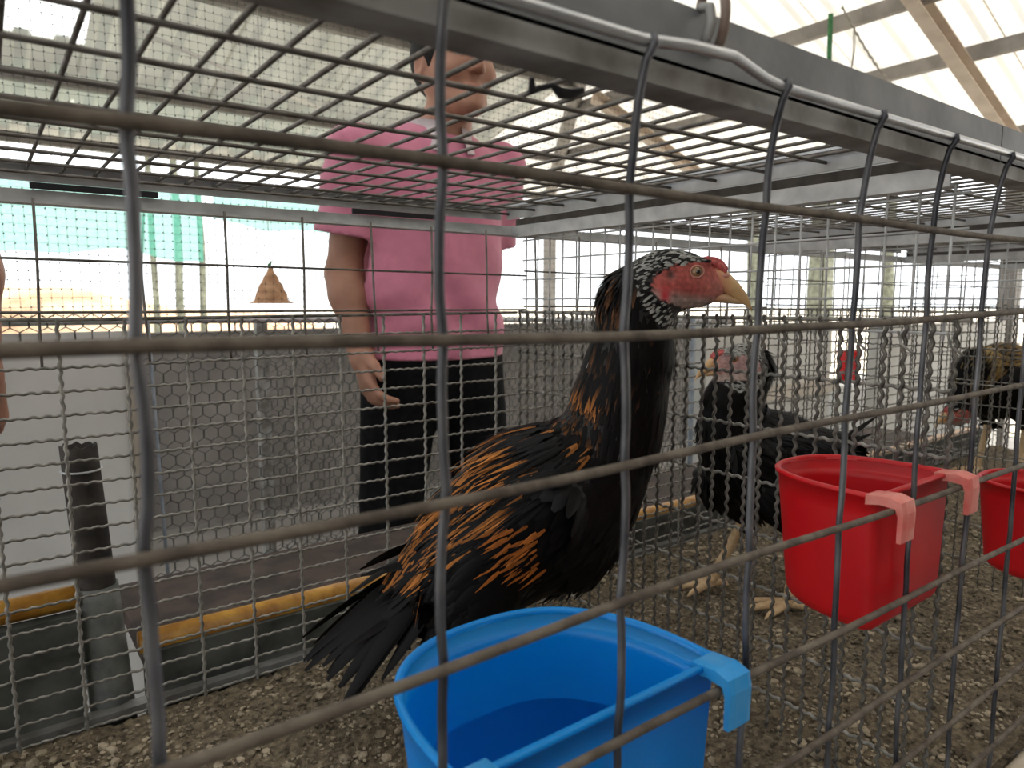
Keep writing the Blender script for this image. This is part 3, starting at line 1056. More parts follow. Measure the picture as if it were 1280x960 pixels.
def feathers_mesh(name, root, e1, nrm, L, Wd, point, lift, c0, c1, rows=5, curl=0.0):
    """many small curved feathers in one mesh (arrays of n)"""
    n = len(root)
    e2 = vnorm(np.cross(nrm, e1))
    t = np.linspace(0, 1, rows)
    V = np.zeros((n, rows, 3, 3))
    C = np.zeros((n, rows, 3, 3))
    for i, tt in enumerate(t):
        rnd = np.sin(math.pi * (0.14 + 0.80 * tt)) ** 0.7
        pt = (0.55 + 0.45 * math.sin(math.pi * min(1, tt * 1.6))) * (1 - tt) ** 0.6 if tt < 1 else 0.0
        w = Wd * (rnd * (1 - point) + pt * point) * 0.5
        c = root + e1 * (L * tt)[:, None] + nrm * (0.0006 + L * (lift * tt - (lift * 0.75 + curl) * tt * tt))[:, None]
        V[:, i, 1] = c + nrm * (w * 0.25)[:, None]
        V[:, i, 0] = c - e2 * w[:, None]
        V[:, i, 2] = c + e2 * w[:, None]
        C[:, i, :] = (c0 * (1 - tt ** 1.3) + c1 * tt ** 1.3)[:, None, :]
        C[:, i, 1] *= 0.8
    base = (np.arange(n) * rows * 3)[:, None, None]
    r = np.arange(rows - 1)[None, :, None] * 3
    k = np.arange(2)[None, None, :]
    a = base + r + k
    Q = np.stack([a, a + 1, a + 4, a + 3], -1).reshape(-1, 4)
    me = bpy.data.meshes.new(name)
    me.from_pydata(V.reshape(-1, 3).tolist(), [], Q.tolist())
    me.polygons.foreach_set('use_smooth', [True] * len(me.polygons))
    setcol(me, C.reshape(-1, 3))
    return me


def one_feather(name, p0, p1, nrm, W_, c0, c1, point=0.3, curl=0.05):
    p0, p1 = np.array(p0, float), np.array(p1, float)
    d = p1 - p0
    L = np.linalg.norm(d)
    e1 = d / L
    nn = np.array(nrm, float)
    nn = nn - e1 * (nn @ e1)
    nn /= np.linalg.norm(nn)
    return feathers_mesh(name, p0[None], e1[None], nn[None], np.array([L]), np.array([W_]), point, 0.10, np.array([c0]), np.array([c1]), 10, curl)


BLACK = np.array((0.0042, 0.0034, 0.0035))
SLATE = np.array((0.016, 0.016, 0.019))


def make_bird(label, spec, loc, rotz, scale=1.0, group='fowl in the cages'):
    t = thing('hen' if not spec.get('cock') else 'rooster', label, 'chicken', loc, rotz, group)
    t.scale = (scale,) * 3
    sy = spec.get('sy', 0.74)
    pal_ = spec['pal']
    S = SDF((-0.20, -0.13, 0.06), (0.25, 0.13, 0.53), 0.0025)
    to, ne = spec['torso'], spec['neck']
    for a, b_ in zip(to[:-1], to[1:]):
        S.cap((a[0], 0, a[1]), (b_[0], 0, b_[1]), a[2], b_[2], 0.02, sy)
    for a, b_ in zip(ne[:-1], ne[1:]):
        S.cap((a[0], 0, a[1]), (b_[0], 0, b_[1]), a[2], b_[2], 0.022, 0.8)
    hx_, hz_, hs = spec['head']

    def hp(dx, dy, dz):
        return (hx_ + dx * hs, dy * hs, hz_ + dz * hs)
    S.cap((ne[-1][0], 0, ne[-1][1]), hp(-0.012, 0, 0.0), ne[-1][2], 0.024 * hs, 0.02, 0.8)
    S.ell(hp(-0.004, 0, 0.003), (0.038 * hs, 0.0215 * hs, 0.0245 * hs), 0.012)
    S.ell(hp(0.020, 0, -0.006), (0.026 * hs, 0.0145 * hs, 0.018 * hs), 0.010)
    S.cap(hp(-0.006, 0, -0.018), hp(0.022, 0, -0.015), 0.0105 * hs, 0.007 * hs, 0.010)
    for s_ in (-1, 1):
        S.cap(hp(-0.012, s_ * 0.0195, 0.013), hp(0.026, s_ * 0.0135, 0.016), 0.003 * hs, 0.0028 * hs, 0.005)   # brow
        S.ell(hp(-0.016, s_ * 0.019, -0.014), (0.006 * hs, 0.003 * hs, 0.009 * hs), 0.004)                  # ear lobe
        S.ell(hp(-0.012, s_ * 0.0235, 0.004), (0.0035 * hs, 0.003 * hs, 0.0045 * hs), 0.003, True)           # ear opening
        S.ell(hp(0.013, s_ * 0.021, 0.007), (0.006 * hs, 0.004 * hs, 0.006 * hs), 0.003, True)               # eye socket
    for s_ in (-1, 1):
        hk = spec['hock'][0 if s_ < 0 else 1]
        S.cap((hk[0] + 0.04, s_ * 0.040, to[2][1] - 0.035), (hk[0] + 0.004, s_ * 0.042, hk[1] + 0.012), 0.036, 0.013, 0.02)
        w = spec['wing']
        S.ell((w[0], s_ * w[1], w[2]), (0.085, 0.018, 0.042), 0.014, False, -w[3])
    me = S.mesh('body')
    n = len(me.vertices)
    co = np.empty(n * 3)
    me.vertices.foreach_get('co', co)
    co = co.reshape(-1, 3)
    no = np.empty(n * 3)
    me.vertices.foreach_get('normal', no)
    no = no.reshape(-1, 3)
    rx, ry, rz = (co[:, 0] - hx_) / hs, np.abs(co[:, 1]) / hs, (co[:, 2] - hz_) / hs
    jit = 0.05 * np.sin(rx * 900 + rz * 500) + 0.05 * np.sin(rz * 1300 - rx * 300)
    face = (((rx - 0.0165) / 0.046) ** 2 + ((rz + 0.0055) / 0.0215) ** 2 < 1 + jit) & (rz < 0.0150 + 0.10 * np.maximum(rx - 0.012, 0))
    face |= (rx > 0.030) & (rz > -0.03) & (rz < 0.03) & (rx < 0.06)
    col = np.tile(BLACK, (n, 1))
    # bare skin of the face: red, pinker by the beak, pale grey under the chin, dark ear
    noise = (np.sin(co[:, 0] * 400 + co[:, 2] * 300) * 0.8 + np.sin(co[:, 0] * 900) + np.sin(co[:, 2] * 1100 + 1) + np.sin(co[:, 0] * 1900 + co[:, 2] * 1500)) / 3
    red = np.array(pal_.get('face', (0.47, 0.10, 0.085))) * (1 + 0.25 * noise[:, None])
    pink = np.array((0.62, 0.28, 0.215)) * (1 + 0.12 * noise[:, None])
    grey = np.array((0.42, 0.31, 0.27)) * (1 + 0.35 * noise[:, None])
    k1 = np.clip((rx - 0.012) / 0.03, 0, 1)[:, None] * np.clip((0.012 - rz) / 0.02, 0, 1)[:, None]
    fc = red * (1 - k1 * 0.75) + pink * k1 * 0.75
    k2 = np.clip((-0.010 - rz + 0.12 * (0.0 - rx)) / 0.008, 0, 1)[:, None]
    fc = fc * (1 - k2) + grey * k2
    ear = np.exp(-(((rx + 0.012) / 0.004) ** 2 + ((rz - 0.004) / 0.005) ** 2))[:, None]
    fc = fc * (1 - ear) + np.array((0.05, 0.03, 0.025)) * ear
    lobe = np.exp(-(((rx + 0.017) / 0.005) ** 2 + ((rz + 0.015) / 0.008) ** 2))[:, None]
    fc = fc * (1 - lobe) + np.array((0.62, 0.03, 0.05)) * lobe
    eyr = np.exp(-(((rx - 0.013) / 0.008) ** 2 + ((rz - 0.007) / 0.0075) ** 2))[:, None] * 0.5
    fc = fc * (1 - eyr) + np.array((0.50, 0.20, 0.15)) * eyr
    col[face] = fc[face]
    setcol(me, np.clip(col, 0, 1))
    body = link('body', me, 'bird_skin', t)

    # plumage: flow runs from head to tail
    segs = [(ne[i + 1], ne[i], 'n') for i in range(len(ne) - 1)] + [(to[i], to[i + 1], 't') for i in range(len(to) - 1)]
    P = co[:, [0, 2]]
    best = np.full(n, 9.0)
    fl = np.zeros((n, 3))
    isn = np.zeros(n, bool)
    for (a, b_, kd) in segs:
        A, B = np.array(a[:2]), np.array(b_[:2])
        d = B - A
        tt = np.clip(((P - A) @ d) / (d @ d), 0, 1)
        dist = np.linalg.norm(P - A - tt[:, None] * d, axis=1) - (a[2] * (1 - tt) + b_[2] * tt)
        w = dist < best
        best[w] = dist[w]
        dd = d / np.linalg.norm(d)
        fl[w] = (dd[0], 0, dd[1])
        isn[w] = kd == 'n'
    head = (np.hypot(rx, rz) < 0.045) & ~face
    low = (co[:, 2] < to[2][1] - 0.055) & ~isn
    fl[low] += np.array((0.1, 0, -0.9))
    fl[head] = (-0.9, 0, -0.35)
    fl = fl - no * np.sum(fl * no, 1)[:, None]
    fl = vnorm(fl)
    idx = np.flatnonzero(~face)
    pal = spec['pal']
    ax_z = np.interp(co[:, 0], [q[0] for q in to[::-1]], [q[1] for q in to[::-1]])
    ax_x = np.interp(co[:, 2], [q[1] for q in ne], [q[0] for q in ne])
    dors = (co[:, 2] - ax_z)

    def emit(sel, cnt, Lr, Wr, point, lift, cf, curl=0.0, rise=-0.001):
        sel = np.intersect1d(idx, np.flatnonzero(sel))
        if len(sel) == 0:
            return
        s_ = rng.choice(sel, min(cnt, len(sel)), replace=False)
        m_ = len(s_)
        e1 = vnorm(fl[s_] + rng.normal(0, 0.10, (m_, 3)))
        e1 = vnorm(e1 - no[s_] * np.sum(e1 * no[s_], 1)[:, None])
        c0, c1 = cf(s_)
        f_ = feathers_mesh('plumage', co[s_] + no[s_] * rise, e1, no[s_], rng.uniform(*Lr, m_), rng.uniform(*Wr, m_), point, lift, c0, c1, 5, curl)
        tag(link('plumage', f_, 'plumage', body), None, kind='stuff')

    def c_head(s_):
        m_ = len(s_)
        w = (rng.random(m_) < pal.get('white', 0.5))[:, None]
        c = np.where(w, np.array((0.50, 0.50, 0.47)) * rng.uniform(0.6, 1.1, (m_, 1)), BLACK * rng.uniform(0.8, 2.5, (m_, 1)))
        return c * 0.7, c

    def c_neck(s_):
        m_ = len(s_)
        back = (co[s_, 0] < ax_x[s_] - 0.016)
        q = rng.random(m_)
        c1 = np.tile(BLACK, (m_, 1)) * rng.uniform(0.7, 2.0, (m_, 1))
        br = (q < np.where(back, pal['neck_p'], pal['neck_p'] * 0.06))
        c1[br] = np.array(pal['neck']) * rng.uniform(0.5, 1.3, (br.sum(), 1))
        lowb = (co[s_, 0] < ax_x[s_] - 0.022) & (co[s_, 2] < ne[1][1] + 0.015) & (q < 0.5)
        c1[lowb] = np.array(pal['saddle']) * rng.uniform(0.6, 1.1, (lowb.sum(), 1))
        wh = q > 0.992
        c1[wh] = (0.5, 0.5, 0.5)
        return np.tile(BLACK, (m_, 1)), c1

    def c_body(s_):
        m_ = len(s_)
        q = rng.random(m_)
        c1 = np.tile(BLACK, (m_, 1)) * rng.uniform(0.6, 1.8, (m_, 1))
        c0 = np.tile(BLACK, (m_, 1))
        sd = (dors[s_] > 0.022) & (co[s_, 0] < 0.055)
        sl_ = sd & (q < 0.5)
        c1[sl_] = SLATE * rng.uniform(0.4, 1.4, (sl_.sum(), 1))
        x0_, x1_, z0_, z1_ = pal['patch']
        pt = (co[s_, 0] > x0_) & (co[s_, 0] < x1_) & (co[s_, 2] > z0_) & (co[s_, 2] < z1_) & (q > 0.92)
        c1[pt] = np.array(pal['patch_c']) * rng.uniform(0.5, 1.2, (pt.sum(), 1))
        return c0, c1

    def c_sad(s_):
        m_ = len(s_)
        q = rng.random(m_)
        k = (co[s_, 0] < pal['sad_x'])
        og = q < np.where(k, pal['sad_p'], pal['sad_p'] * 0.12)
        c1 = SLATE * rng.uniform(0.3, 1.3, (m_, 1))
        c1[og] = np.array(pal['saddle']) * rng.uniform(0.55, 1.25, (og.sum(), 1))
        c0 = np.where(og[:, None], c1 * 0.45, BLACK)
        return c0, c1

    def c_patch(s_):
        m_ = len(s_)
        og = rng.random(m_) < 0.75
        c1 = np.tile(BLACK, (m_, 1))
        c1[og] = np.array(pal['patch_c']) * rng.uniform(0.7, 1.3, (og.sum(), 1))
        return c1 * 0.6, c1

    tors = ~isn & ~head
    emit(head, 900, (0.0055, 0.008), (0.0028, 0.0042), 0.2, 0.12, c_head)
    emit(isn & ~head, 1900, (0.020, 0.030), (0.0055, 0.008), 0.7, 0.07, c_neck)
    emit(tors, 2600, (0.026, 0.040), (0.011, 0.017), 0.15, 0.07, c_body)
    emit(tors & (dors > 0.030) & (co[:, 0] < 0.075), 1100, (0.036, 0.060), (0.0042, 0.0062), 0.85, 0.04, c_sad, 0.06, 0.003)
    px0, px1, pz0, pz1 = pal['patch']
    emit(tors & (co[:, 0] > px0) & (co[:, 0] < px1) & (co[:, 2] > pz0) & (co[:, 2] < pz1), 90, (0.018, 0.032), (0.0035, 0.0052), 0.85, 0.06, c_patch, 0.0, 0.004)
    emit(isn & ~head & (co[:, 2] < ne[1][1]), 260, (0.036, 0.050), (0.006, 0.009), 0.8, 0.05, c_neck)

    # wings: folded, long flight feathers under short coverts
    w = spec['wing']
    for s_ in (-1, 1):
        dx, dz = -math.cos(w[3]), -math.sin(w[3])
        ux, uz = -math.sin(w[3]), math.cos(w[3])
        N = 90
        a = rng.uniform(-0.055, 0.05, N)
        c_ = rng.uniform(-0.028, 0.028, N)
        root = np.stack([w[0] - dx * a + ux * c_, np.full(N, s_ * (w[1] + 0.017)) - s_ * 0.9 * c_ ** 2 * 8 - s_ * 1.2 * a ** 2, w[2] - dz * a + uz * c_], 1)
        e1 = vnorm(np.tile((dx, 0, dz), (N, 1)) + rng.normal(0, 0.09, (N, 3)))
        nr = np.tile((0, s_, 0.15), (N, 1)).astype(float)
        q = rng.random(N)
        c1 = SLATE * rng.uniform(0.3, 1.5, (N, 1))
        og = (q < pal['wing_p']) & (c_ < 0.012)
        c1[og] = np.array(pal['patch_c']) * rng.uniform(0.6, 1.2, (og.sum(), 1))
        og2 = (q > 0.93)
        c1[og2] = np.array(pal['saddle']) * rng.uniform(0.6, 1.1, (og2.sum(), 1))
        wg = link('wing', feathers_mesh('wing', root, e1, nr, rng.uniform(0.026, 0.042, N), rng.uniform(0.009, 0.014, N), 0.25, 0.08, np.where(og[:, None], c1 * 0.6, BLACK), c1), 'plumage', t)
        for k in range(9):
            c_ = -0.026 + 0.0055 * k
            p0 = (w[0] - dx * -0.01 + ux * c_, s_ * (w[1] + 0.0155 - 0.0012 * abs(k - 4)), w[2] + dz * 0.01 + uz * c_)
            Lf = 0.105 - 0.004 * k
            p1 = (p0[0] + dx * Lf, s_ * (w[1] - 0.006), p0[2] + dz * Lf - 0.004 * (8 - k) * 0.4)
            cc = SLATE * (0.35 + 0.1 * (k % 3))
            link('flight_feather', one_feather('flight_feather', p0, p1, (0, s_, 0.3), 0.017, BLACK, cc, 0.2), 'plumage', wg)

    # tail feathers, each one its own
    tr_, tt_ = spec['tail']
    nt_ = spec.get('tail_n', 14)
    for k in range(nt_):
        u = (k / (nt_ - 1) - 0.5)
        s_ = 1 if k % 2 else -1
        v = abs(u) * 2
        p0 = np.array((tr_[0] + 0.012, 0.016 * s_ * v, tr_[1] + 0.012 - 0.02 * v))
        p1 = np.array((tt_[0] + 0.055 * v * spec.get('tail_fan', 1), s_ * (0.012 + 0.040 * v), tt_[1] + (0.03 * (1 - v) - 0.015) * spec.get('tail_fan', 1)))
        p1 += rng.normal(0, 0.008, 3)
        cc = BLACK * rng.uniform(0.6, 1.5)
        link('tail_feather', one_feather('tail_feather', p0, p1, (-0.2, s_ * (0.35 + 0.9 * v), 0.6), 0.021, BLACK, cc, 0.45, spec.get('tail_curl', 0.06)), 'plumage', t)
    N = 70
    root = np.stack([rng.uniform(tr_[0] - 0.01, tr_[0] + 0.03, N), rng.uniform(-0.03, 0.03, N), tr_[1] + rng.uniform(-0.035, 0.018, N)], 1)
    e1 = vnorm(np.array((tt_[0] - tr_[0], 0, tt_[1] - tr_[1]))[None] + rng.normal(0, 0.03, (N, 3)))
    q = rng.random(N)
    c1 = np.tile(BLACK, (N, 1)) * rng.uniform(0.8, 2, (N, 1))
    og = (q < 0.12) & (root[:, 2] > tr_[1] + 0.004)
    c1[og] = np.array(pal['saddle']) * np.array((0.9, 0.8, 0.8)) * rng.uniform(0.4, 0.9, (og.sum(), 1))
    tag(link('tail_coverts', feathers_mesh('tail_coverts', root, e1, vnorm(np.stack([np.zeros(N), root[:, 1] * 30, np.full(N, 0.8)], 1)), rng.uniform(0.05, 0.085, N), rng.uniform(0.010, 0.016, N), 0.4, 0.05, np.tile(BLACK, (N, 1)), c1), 'plumage', t), None, kind='stuff')

    # beak: hooked upper and shorter lower half
    ub = MB()
    pts = [(0.026, 0.002, 0.0110, 0.0120), (0.034, 0.0015, 0.0108, 0.0125), (0.042, -0.0005, 0.0098, 0.0128), (0.051, -0.0055, 0.0082, 0.0118), (0.060, -0.0125, 0.0060, 0.0098), (0.067, -0.0195, 0.0040, 0.0068), (0.0705, -0.0255, 0.0022, 0.0038), (0.0715, -0.0295, 0.0006, 0.0010)]
    rg = []
    bc = []
    for (dx, dz, wy, wz) in pts:
        rg.append([hp(dx - 0.2 * wz * math.sin(2 * math.pi * q / 14), wy * math.cos(2 * math.pi * q / 14), dz + wz * math.sin(2 * math.pi * q / 14)) for q in range(14)])
        f_ = min(1.0, max(0.0, (dx - 0.034) / 0.016))
        bc += [tuple(np.array((0.56, 0.20, 0.13)) * (1 - f_) + np.array((0.66, 0.42, 0.20)) * f_)] * 14
    ub.rings(rg)
    me = ub.mesh('beak', True)
    setcol(me, np.array(bc))
    bk = link('beak', me, 'horn', t)
    lbk = MB()
    pts = [(0.018, -0.0135, 0.0090, 0.0058), (0.034, -0.0155, 0.0082, 0.0054), (0.048, -0.0178, 0.0060, 0.0046), (0.058, -0.0205, 0.0034, 0.0026), (0.063, -0.0225, 0.0008, 0.0006)]
    lbk.rings([[hp(dx, wy * math.cos(2 * math.pi * q / 12), dz + wz * math.sin(2 * math.pi * q / 12)) for q in range(12)] for (dx, dz, wy, wz) in pts])
    me = lbk.mesh('lower_beak', True)
    setcol(me, np.array([c for k in range(5) for c in [((0.56, 0.24, 0.17), (0.58, 0.30, 0.19), (0.64, 0.42, 0.24), (0.66, 0.45, 0.24), (0.66, 0.45, 0.24))[k]] * 12]))
    link('lower_beak', me, 'horn', bk)
    for s_ in (-1, 1):
        link('nostril', MB().ell(hp(0.0425, s_ * 0.0088, 0.0035), (0.004 * hs, 0.0012 * hs, 0.0018 * hs), 10, 6).mesh('nostril', True), 'lid_skin', bk)
        ey = link('eye', MB().ell(hp(0.013, s_ * 0.0172, 0.007), (0.0056 * hs, 0.0046 * hs, 0.0056 * hs), 20, 14).mesh('eye', True), 'iris', t)
        link('pupil', MB().ell(hp(0.0135, s_ * 0.0194, 0.007), (0.0031 * hs, 0.0028 * hs, 0.0031 * hs), 16, 10).mesh('pupil', True), 'pupil', ey)
        link('eyelid', MB().tube([hp(0.013 + 0.0062 * math.cos(q * math.pi / 12), s_ * 0.0193, 0.007 + 0.0054 * math.sin(q * math.pi / 12)) for q in range(25)], 0.0011 * hs, 6, False).mesh('eyelid', True), 'lid_skin', ey)
    C_ = SDF(hp(0.01, -0.02, 0.0), hp(0.06, 0.02, 0.05), 0.0011)
    for (dx, dz, r_) in ((0.022, 0.0205, 0.0032), (0.028, 0.0205, 0.0042), (0.034, 0.0190, 0.0048), (0.0395, 0.0165, 0.0047), (0.0435, 0.0125, 0.0040)):
        C_.ell(hp(dx, 0, dz - 0.002), (r_ * hs, r_ * 0.8 * hs, r_ * hs), 0.003)
        for s_ in (-1, 1):
            C_.ell(hp(dx - 0.001, s_ * 0.0055, dz - 0.0045), (r_ * 0.72 * hs, r_ * 0.6 * hs, r_ * 0.7 * hs), 0.002)
    link('comb', C_.mesh('comb'), 'comb', t)

    # legs
    for s_, (hk, ft) in zip((-1, 1), zip(spec['hock'], spec['foot'])):
        y_ = s_ * 0.042
        lg = MB().tube([(hk[0] + 0.008, y_, hk[1] + 0.022), (hk[0], y_, hk[1]), (hk[0] * 0.5 + ft * 0.5, y_, hk[1] * 0.5 + 0.008), (ft, y_, 0.016), (ft + 0.004, y_, 0.010)], [0.0085, 0.0095, 0.0072, 0.0085, 0.008], 10)
        leg = link('leg', lg.mesh('leg', True), 'shank', t)
        for ang, Lt in ((-0.55, 0.052), (0.0, 0.062), (0.55, 0.050), (math.pi - 0.2 * s_, 0.026)):
            ca, sa = math.cos(ang), math.sin(ang)
            tp = [(ft, y_, 0.012), (ft + ca * Lt * 0.45, y_ + sa * Lt * 0.45, 0.0095), (ft + ca * Lt * 0.8, y_ + sa * Lt * 0.8, 0.0068), (ft + ca * Lt, y_ + sa * Lt, 0.0062), (ft + ca * Lt * 1.16, y_ + sa * Lt * 1.16, 0.003)]
            link('toe', MB().tube(tp, [0.0072, 0.0060, 0.0052, 0.0034, 0.0006], 8).mesh('toe', True), 'shank', leg)
    return t


PAL1 = dict(neck=(0.15, 0.065, 0.028), neck_p=0.4, saddle=(0.68, 0.255, 0.06), sad_x=0.028, sad_p=0.48, patch=(-0.012, 0.030, 0.200, 0.243), patch_c=(0.50, 0.155, 0.03), wing_p=0.04, white=0.5)
SPEC1 = dict(torso=[(0.078, 0.272, 0.054), (0.038, 0.238, 0.077), (-0.016, 0.203, 0.065), (-0.060, 0.166, 0.046), (-0.102, 0.142, 0.030)],
             neck=[(0.100, 0.318, 0.046), (0.106, 0.350, 0.039), (0.116, 0.395, 0.0335), (0.120, 0.438, 0.0310)],
             head=(0.158, 0.459, 1.0), hock=((-0.066, 0.118), (-0.004, 0.112)), foot=(-0.035, 0.03), wing=(-0.006, 0.056, 0.216, 0.70),
             tail=((-0.094, 0.176), (-0.210, 0.078)), pal=PAL1, tail_curl=0.05, tail_n=24)
p = FH * 0.68
make_bird('large black game hen with red face and orange streaked back behind the blue cup', SPEC1, (p.x, p.y, FZ), -YAW)

PAL2 = dict(PAL1, face=(0.42, 0.26, 0.25), neck=(0.015, 0.012, 0.012), saddle=(0.02, 0.02, 0.025), patch_c=(0.015, 0.012, 0.012), white=0.85, wing_p=0.0)
SPEC2 = dict(torso=[(0.026, 0.245, 0.046), (0.004, 0.222, 0.062), (-0.040, 0.205, 0.064), (-0.085, 0.205, 0.048), (-0.118, 0.215, 0.030)],
             neck=[(0.034, 0.275, 0.040), (0.030, 0.300, 0.034), (0.018, 0.325, 0.029), (0.008, 0.345, 0.026)],
             head=(0.026, 0.352, 0.85), hock=((-0.012, 0.105), (-0.055, 0.105)), foot=(0.035, -0.045), wing=(-0.03, 0.047, 0.215, 0.15),
             tail=((-0.115, 0.215), (-0.185, 0.205)), pal=PAL2, tail_n=8, tail_fan=0.6, sy=0.72)
p = FH * 1.0 + RT * 0.345
make_bird('black hen with pale head facing left, behind the wavy partition', SPEC2, (p.x, p.y, FZ), math.pi - YAW + 0.1)

PAL3 = dict(PAL1, neck=(0.55, 0.38, 0.16), neck_p=0.85, saddle=(0.52, 0.33, 0.12), patch_c=(0.10, 0.05, 0.02), sad_x=0.07, sad_p=0.55, white=0.1)
SPEC3 = dict(torso=[(0.060, 0.255, 0.060), (0.020, 0.245, 0.082), (-0.030, 0.240, 0.080), (-0.080, 0.240, 0.058), (-0.115, 0.245, 0.034)],
             neck=[(0.085, 0.270, 0.050), (0.105, 0.250, 0.040), (0.120, 0.215, 0.032), (0.126, 0.185, 0.028)],
             head=(0.140, 0.165, 0.95), hock=((-0.03, 0.125), (-0.045, 0.125)), foot=(0.0, -0.03), wing=(-0.02, 0.062, 0.245, 0.1),
             tail=((-0.112, 0.255), (-0.19, 0.31)), pal=PAL3, tail_n=10, cock=True)
p = FH * 1.74 + RT * 1.21
make_bird('dark rooster with golden neck feathers, head lowered, at the right edge', SPEC3, (p.x, p.y, FZ), math.pi - YAW + 0.35)
# ------------------------------------------------------------------ people
def arm_chain(s_, pose):
    return pose['r' if s_ < 0 else 'l']


POSE = dict(r=[(-0.172, 0.012, 1.288), (-0.196, 0.045, 1.055), (-0.190, -0.020, 0.900)], l=[(0.172, 0.012, 1.288), (0.190, 0.105, 1.050), (0.150, 0.150, 0.840)])


def hand(S, w, d, s_, fingers):
    """palm below the wrist w, five fingers curling forward (towards -y)"""
    d = np.array(d, float)
    d /= np.linalg.norm(d)
    fw = np.array((0.15 * s_, -1.0, 0.0))
    fw = fw - d * (fw @ d)
    fw /= np.linalg.norm(fw)
    sd = np.cross(d, fw)                       # across the palm thickness
    if sd[0] * s_ < 0:
        sd = -sd                               # outward
    w = np.array(w, float)
    S.cap(w, w + d * 0.025, 0.026, 0.027, 0.012)
    for q in (-0.026, -0.009, 0.009, 0.026):
        S.cap(w + d * 0.025 + fw * q * 0.8, w + d * 0.082 + fw * q, 0.0145, 0.0125, 0.012)
    for q, L in zip((0.029, 0.010, -0.009, -0.027), (0.068, 0.076, 0.070, 0.055)):
        a = w + d * 0.085 + fw * q
        b_ = a + (d * 0.88 - sd * 0.35) * L * 0.45
        c_ = b_ + (d * 0.62 - sd * 0.75) * L * 0.33
        e_ = c_ + (d * 0.30 - sd * 0.92) * L * 0.26
        S.cap(a, b_, 0.0098, 0.0090, 0.003)
        S.cap(b_, c_, 0.0090, 0.0082, 0.003)
        S.cap(c_, e_, 0.0082, 0.0070, 0.003)
    a = w + d * 0.020 + fw * 0.024
    b_ = a + d * 0.034 + fw * 0.020 - sd * 0.010
    c_ = b_ + d * 0.030 + fw * 0.006 - sd * 0.010
    S.cap(a, b_, 0.0145, 0.0115, 0.008)
    S.cap(b_, c_, 0.0110, 0.0085, 0.004)


HO = (0.034, -0.034, 0.0)


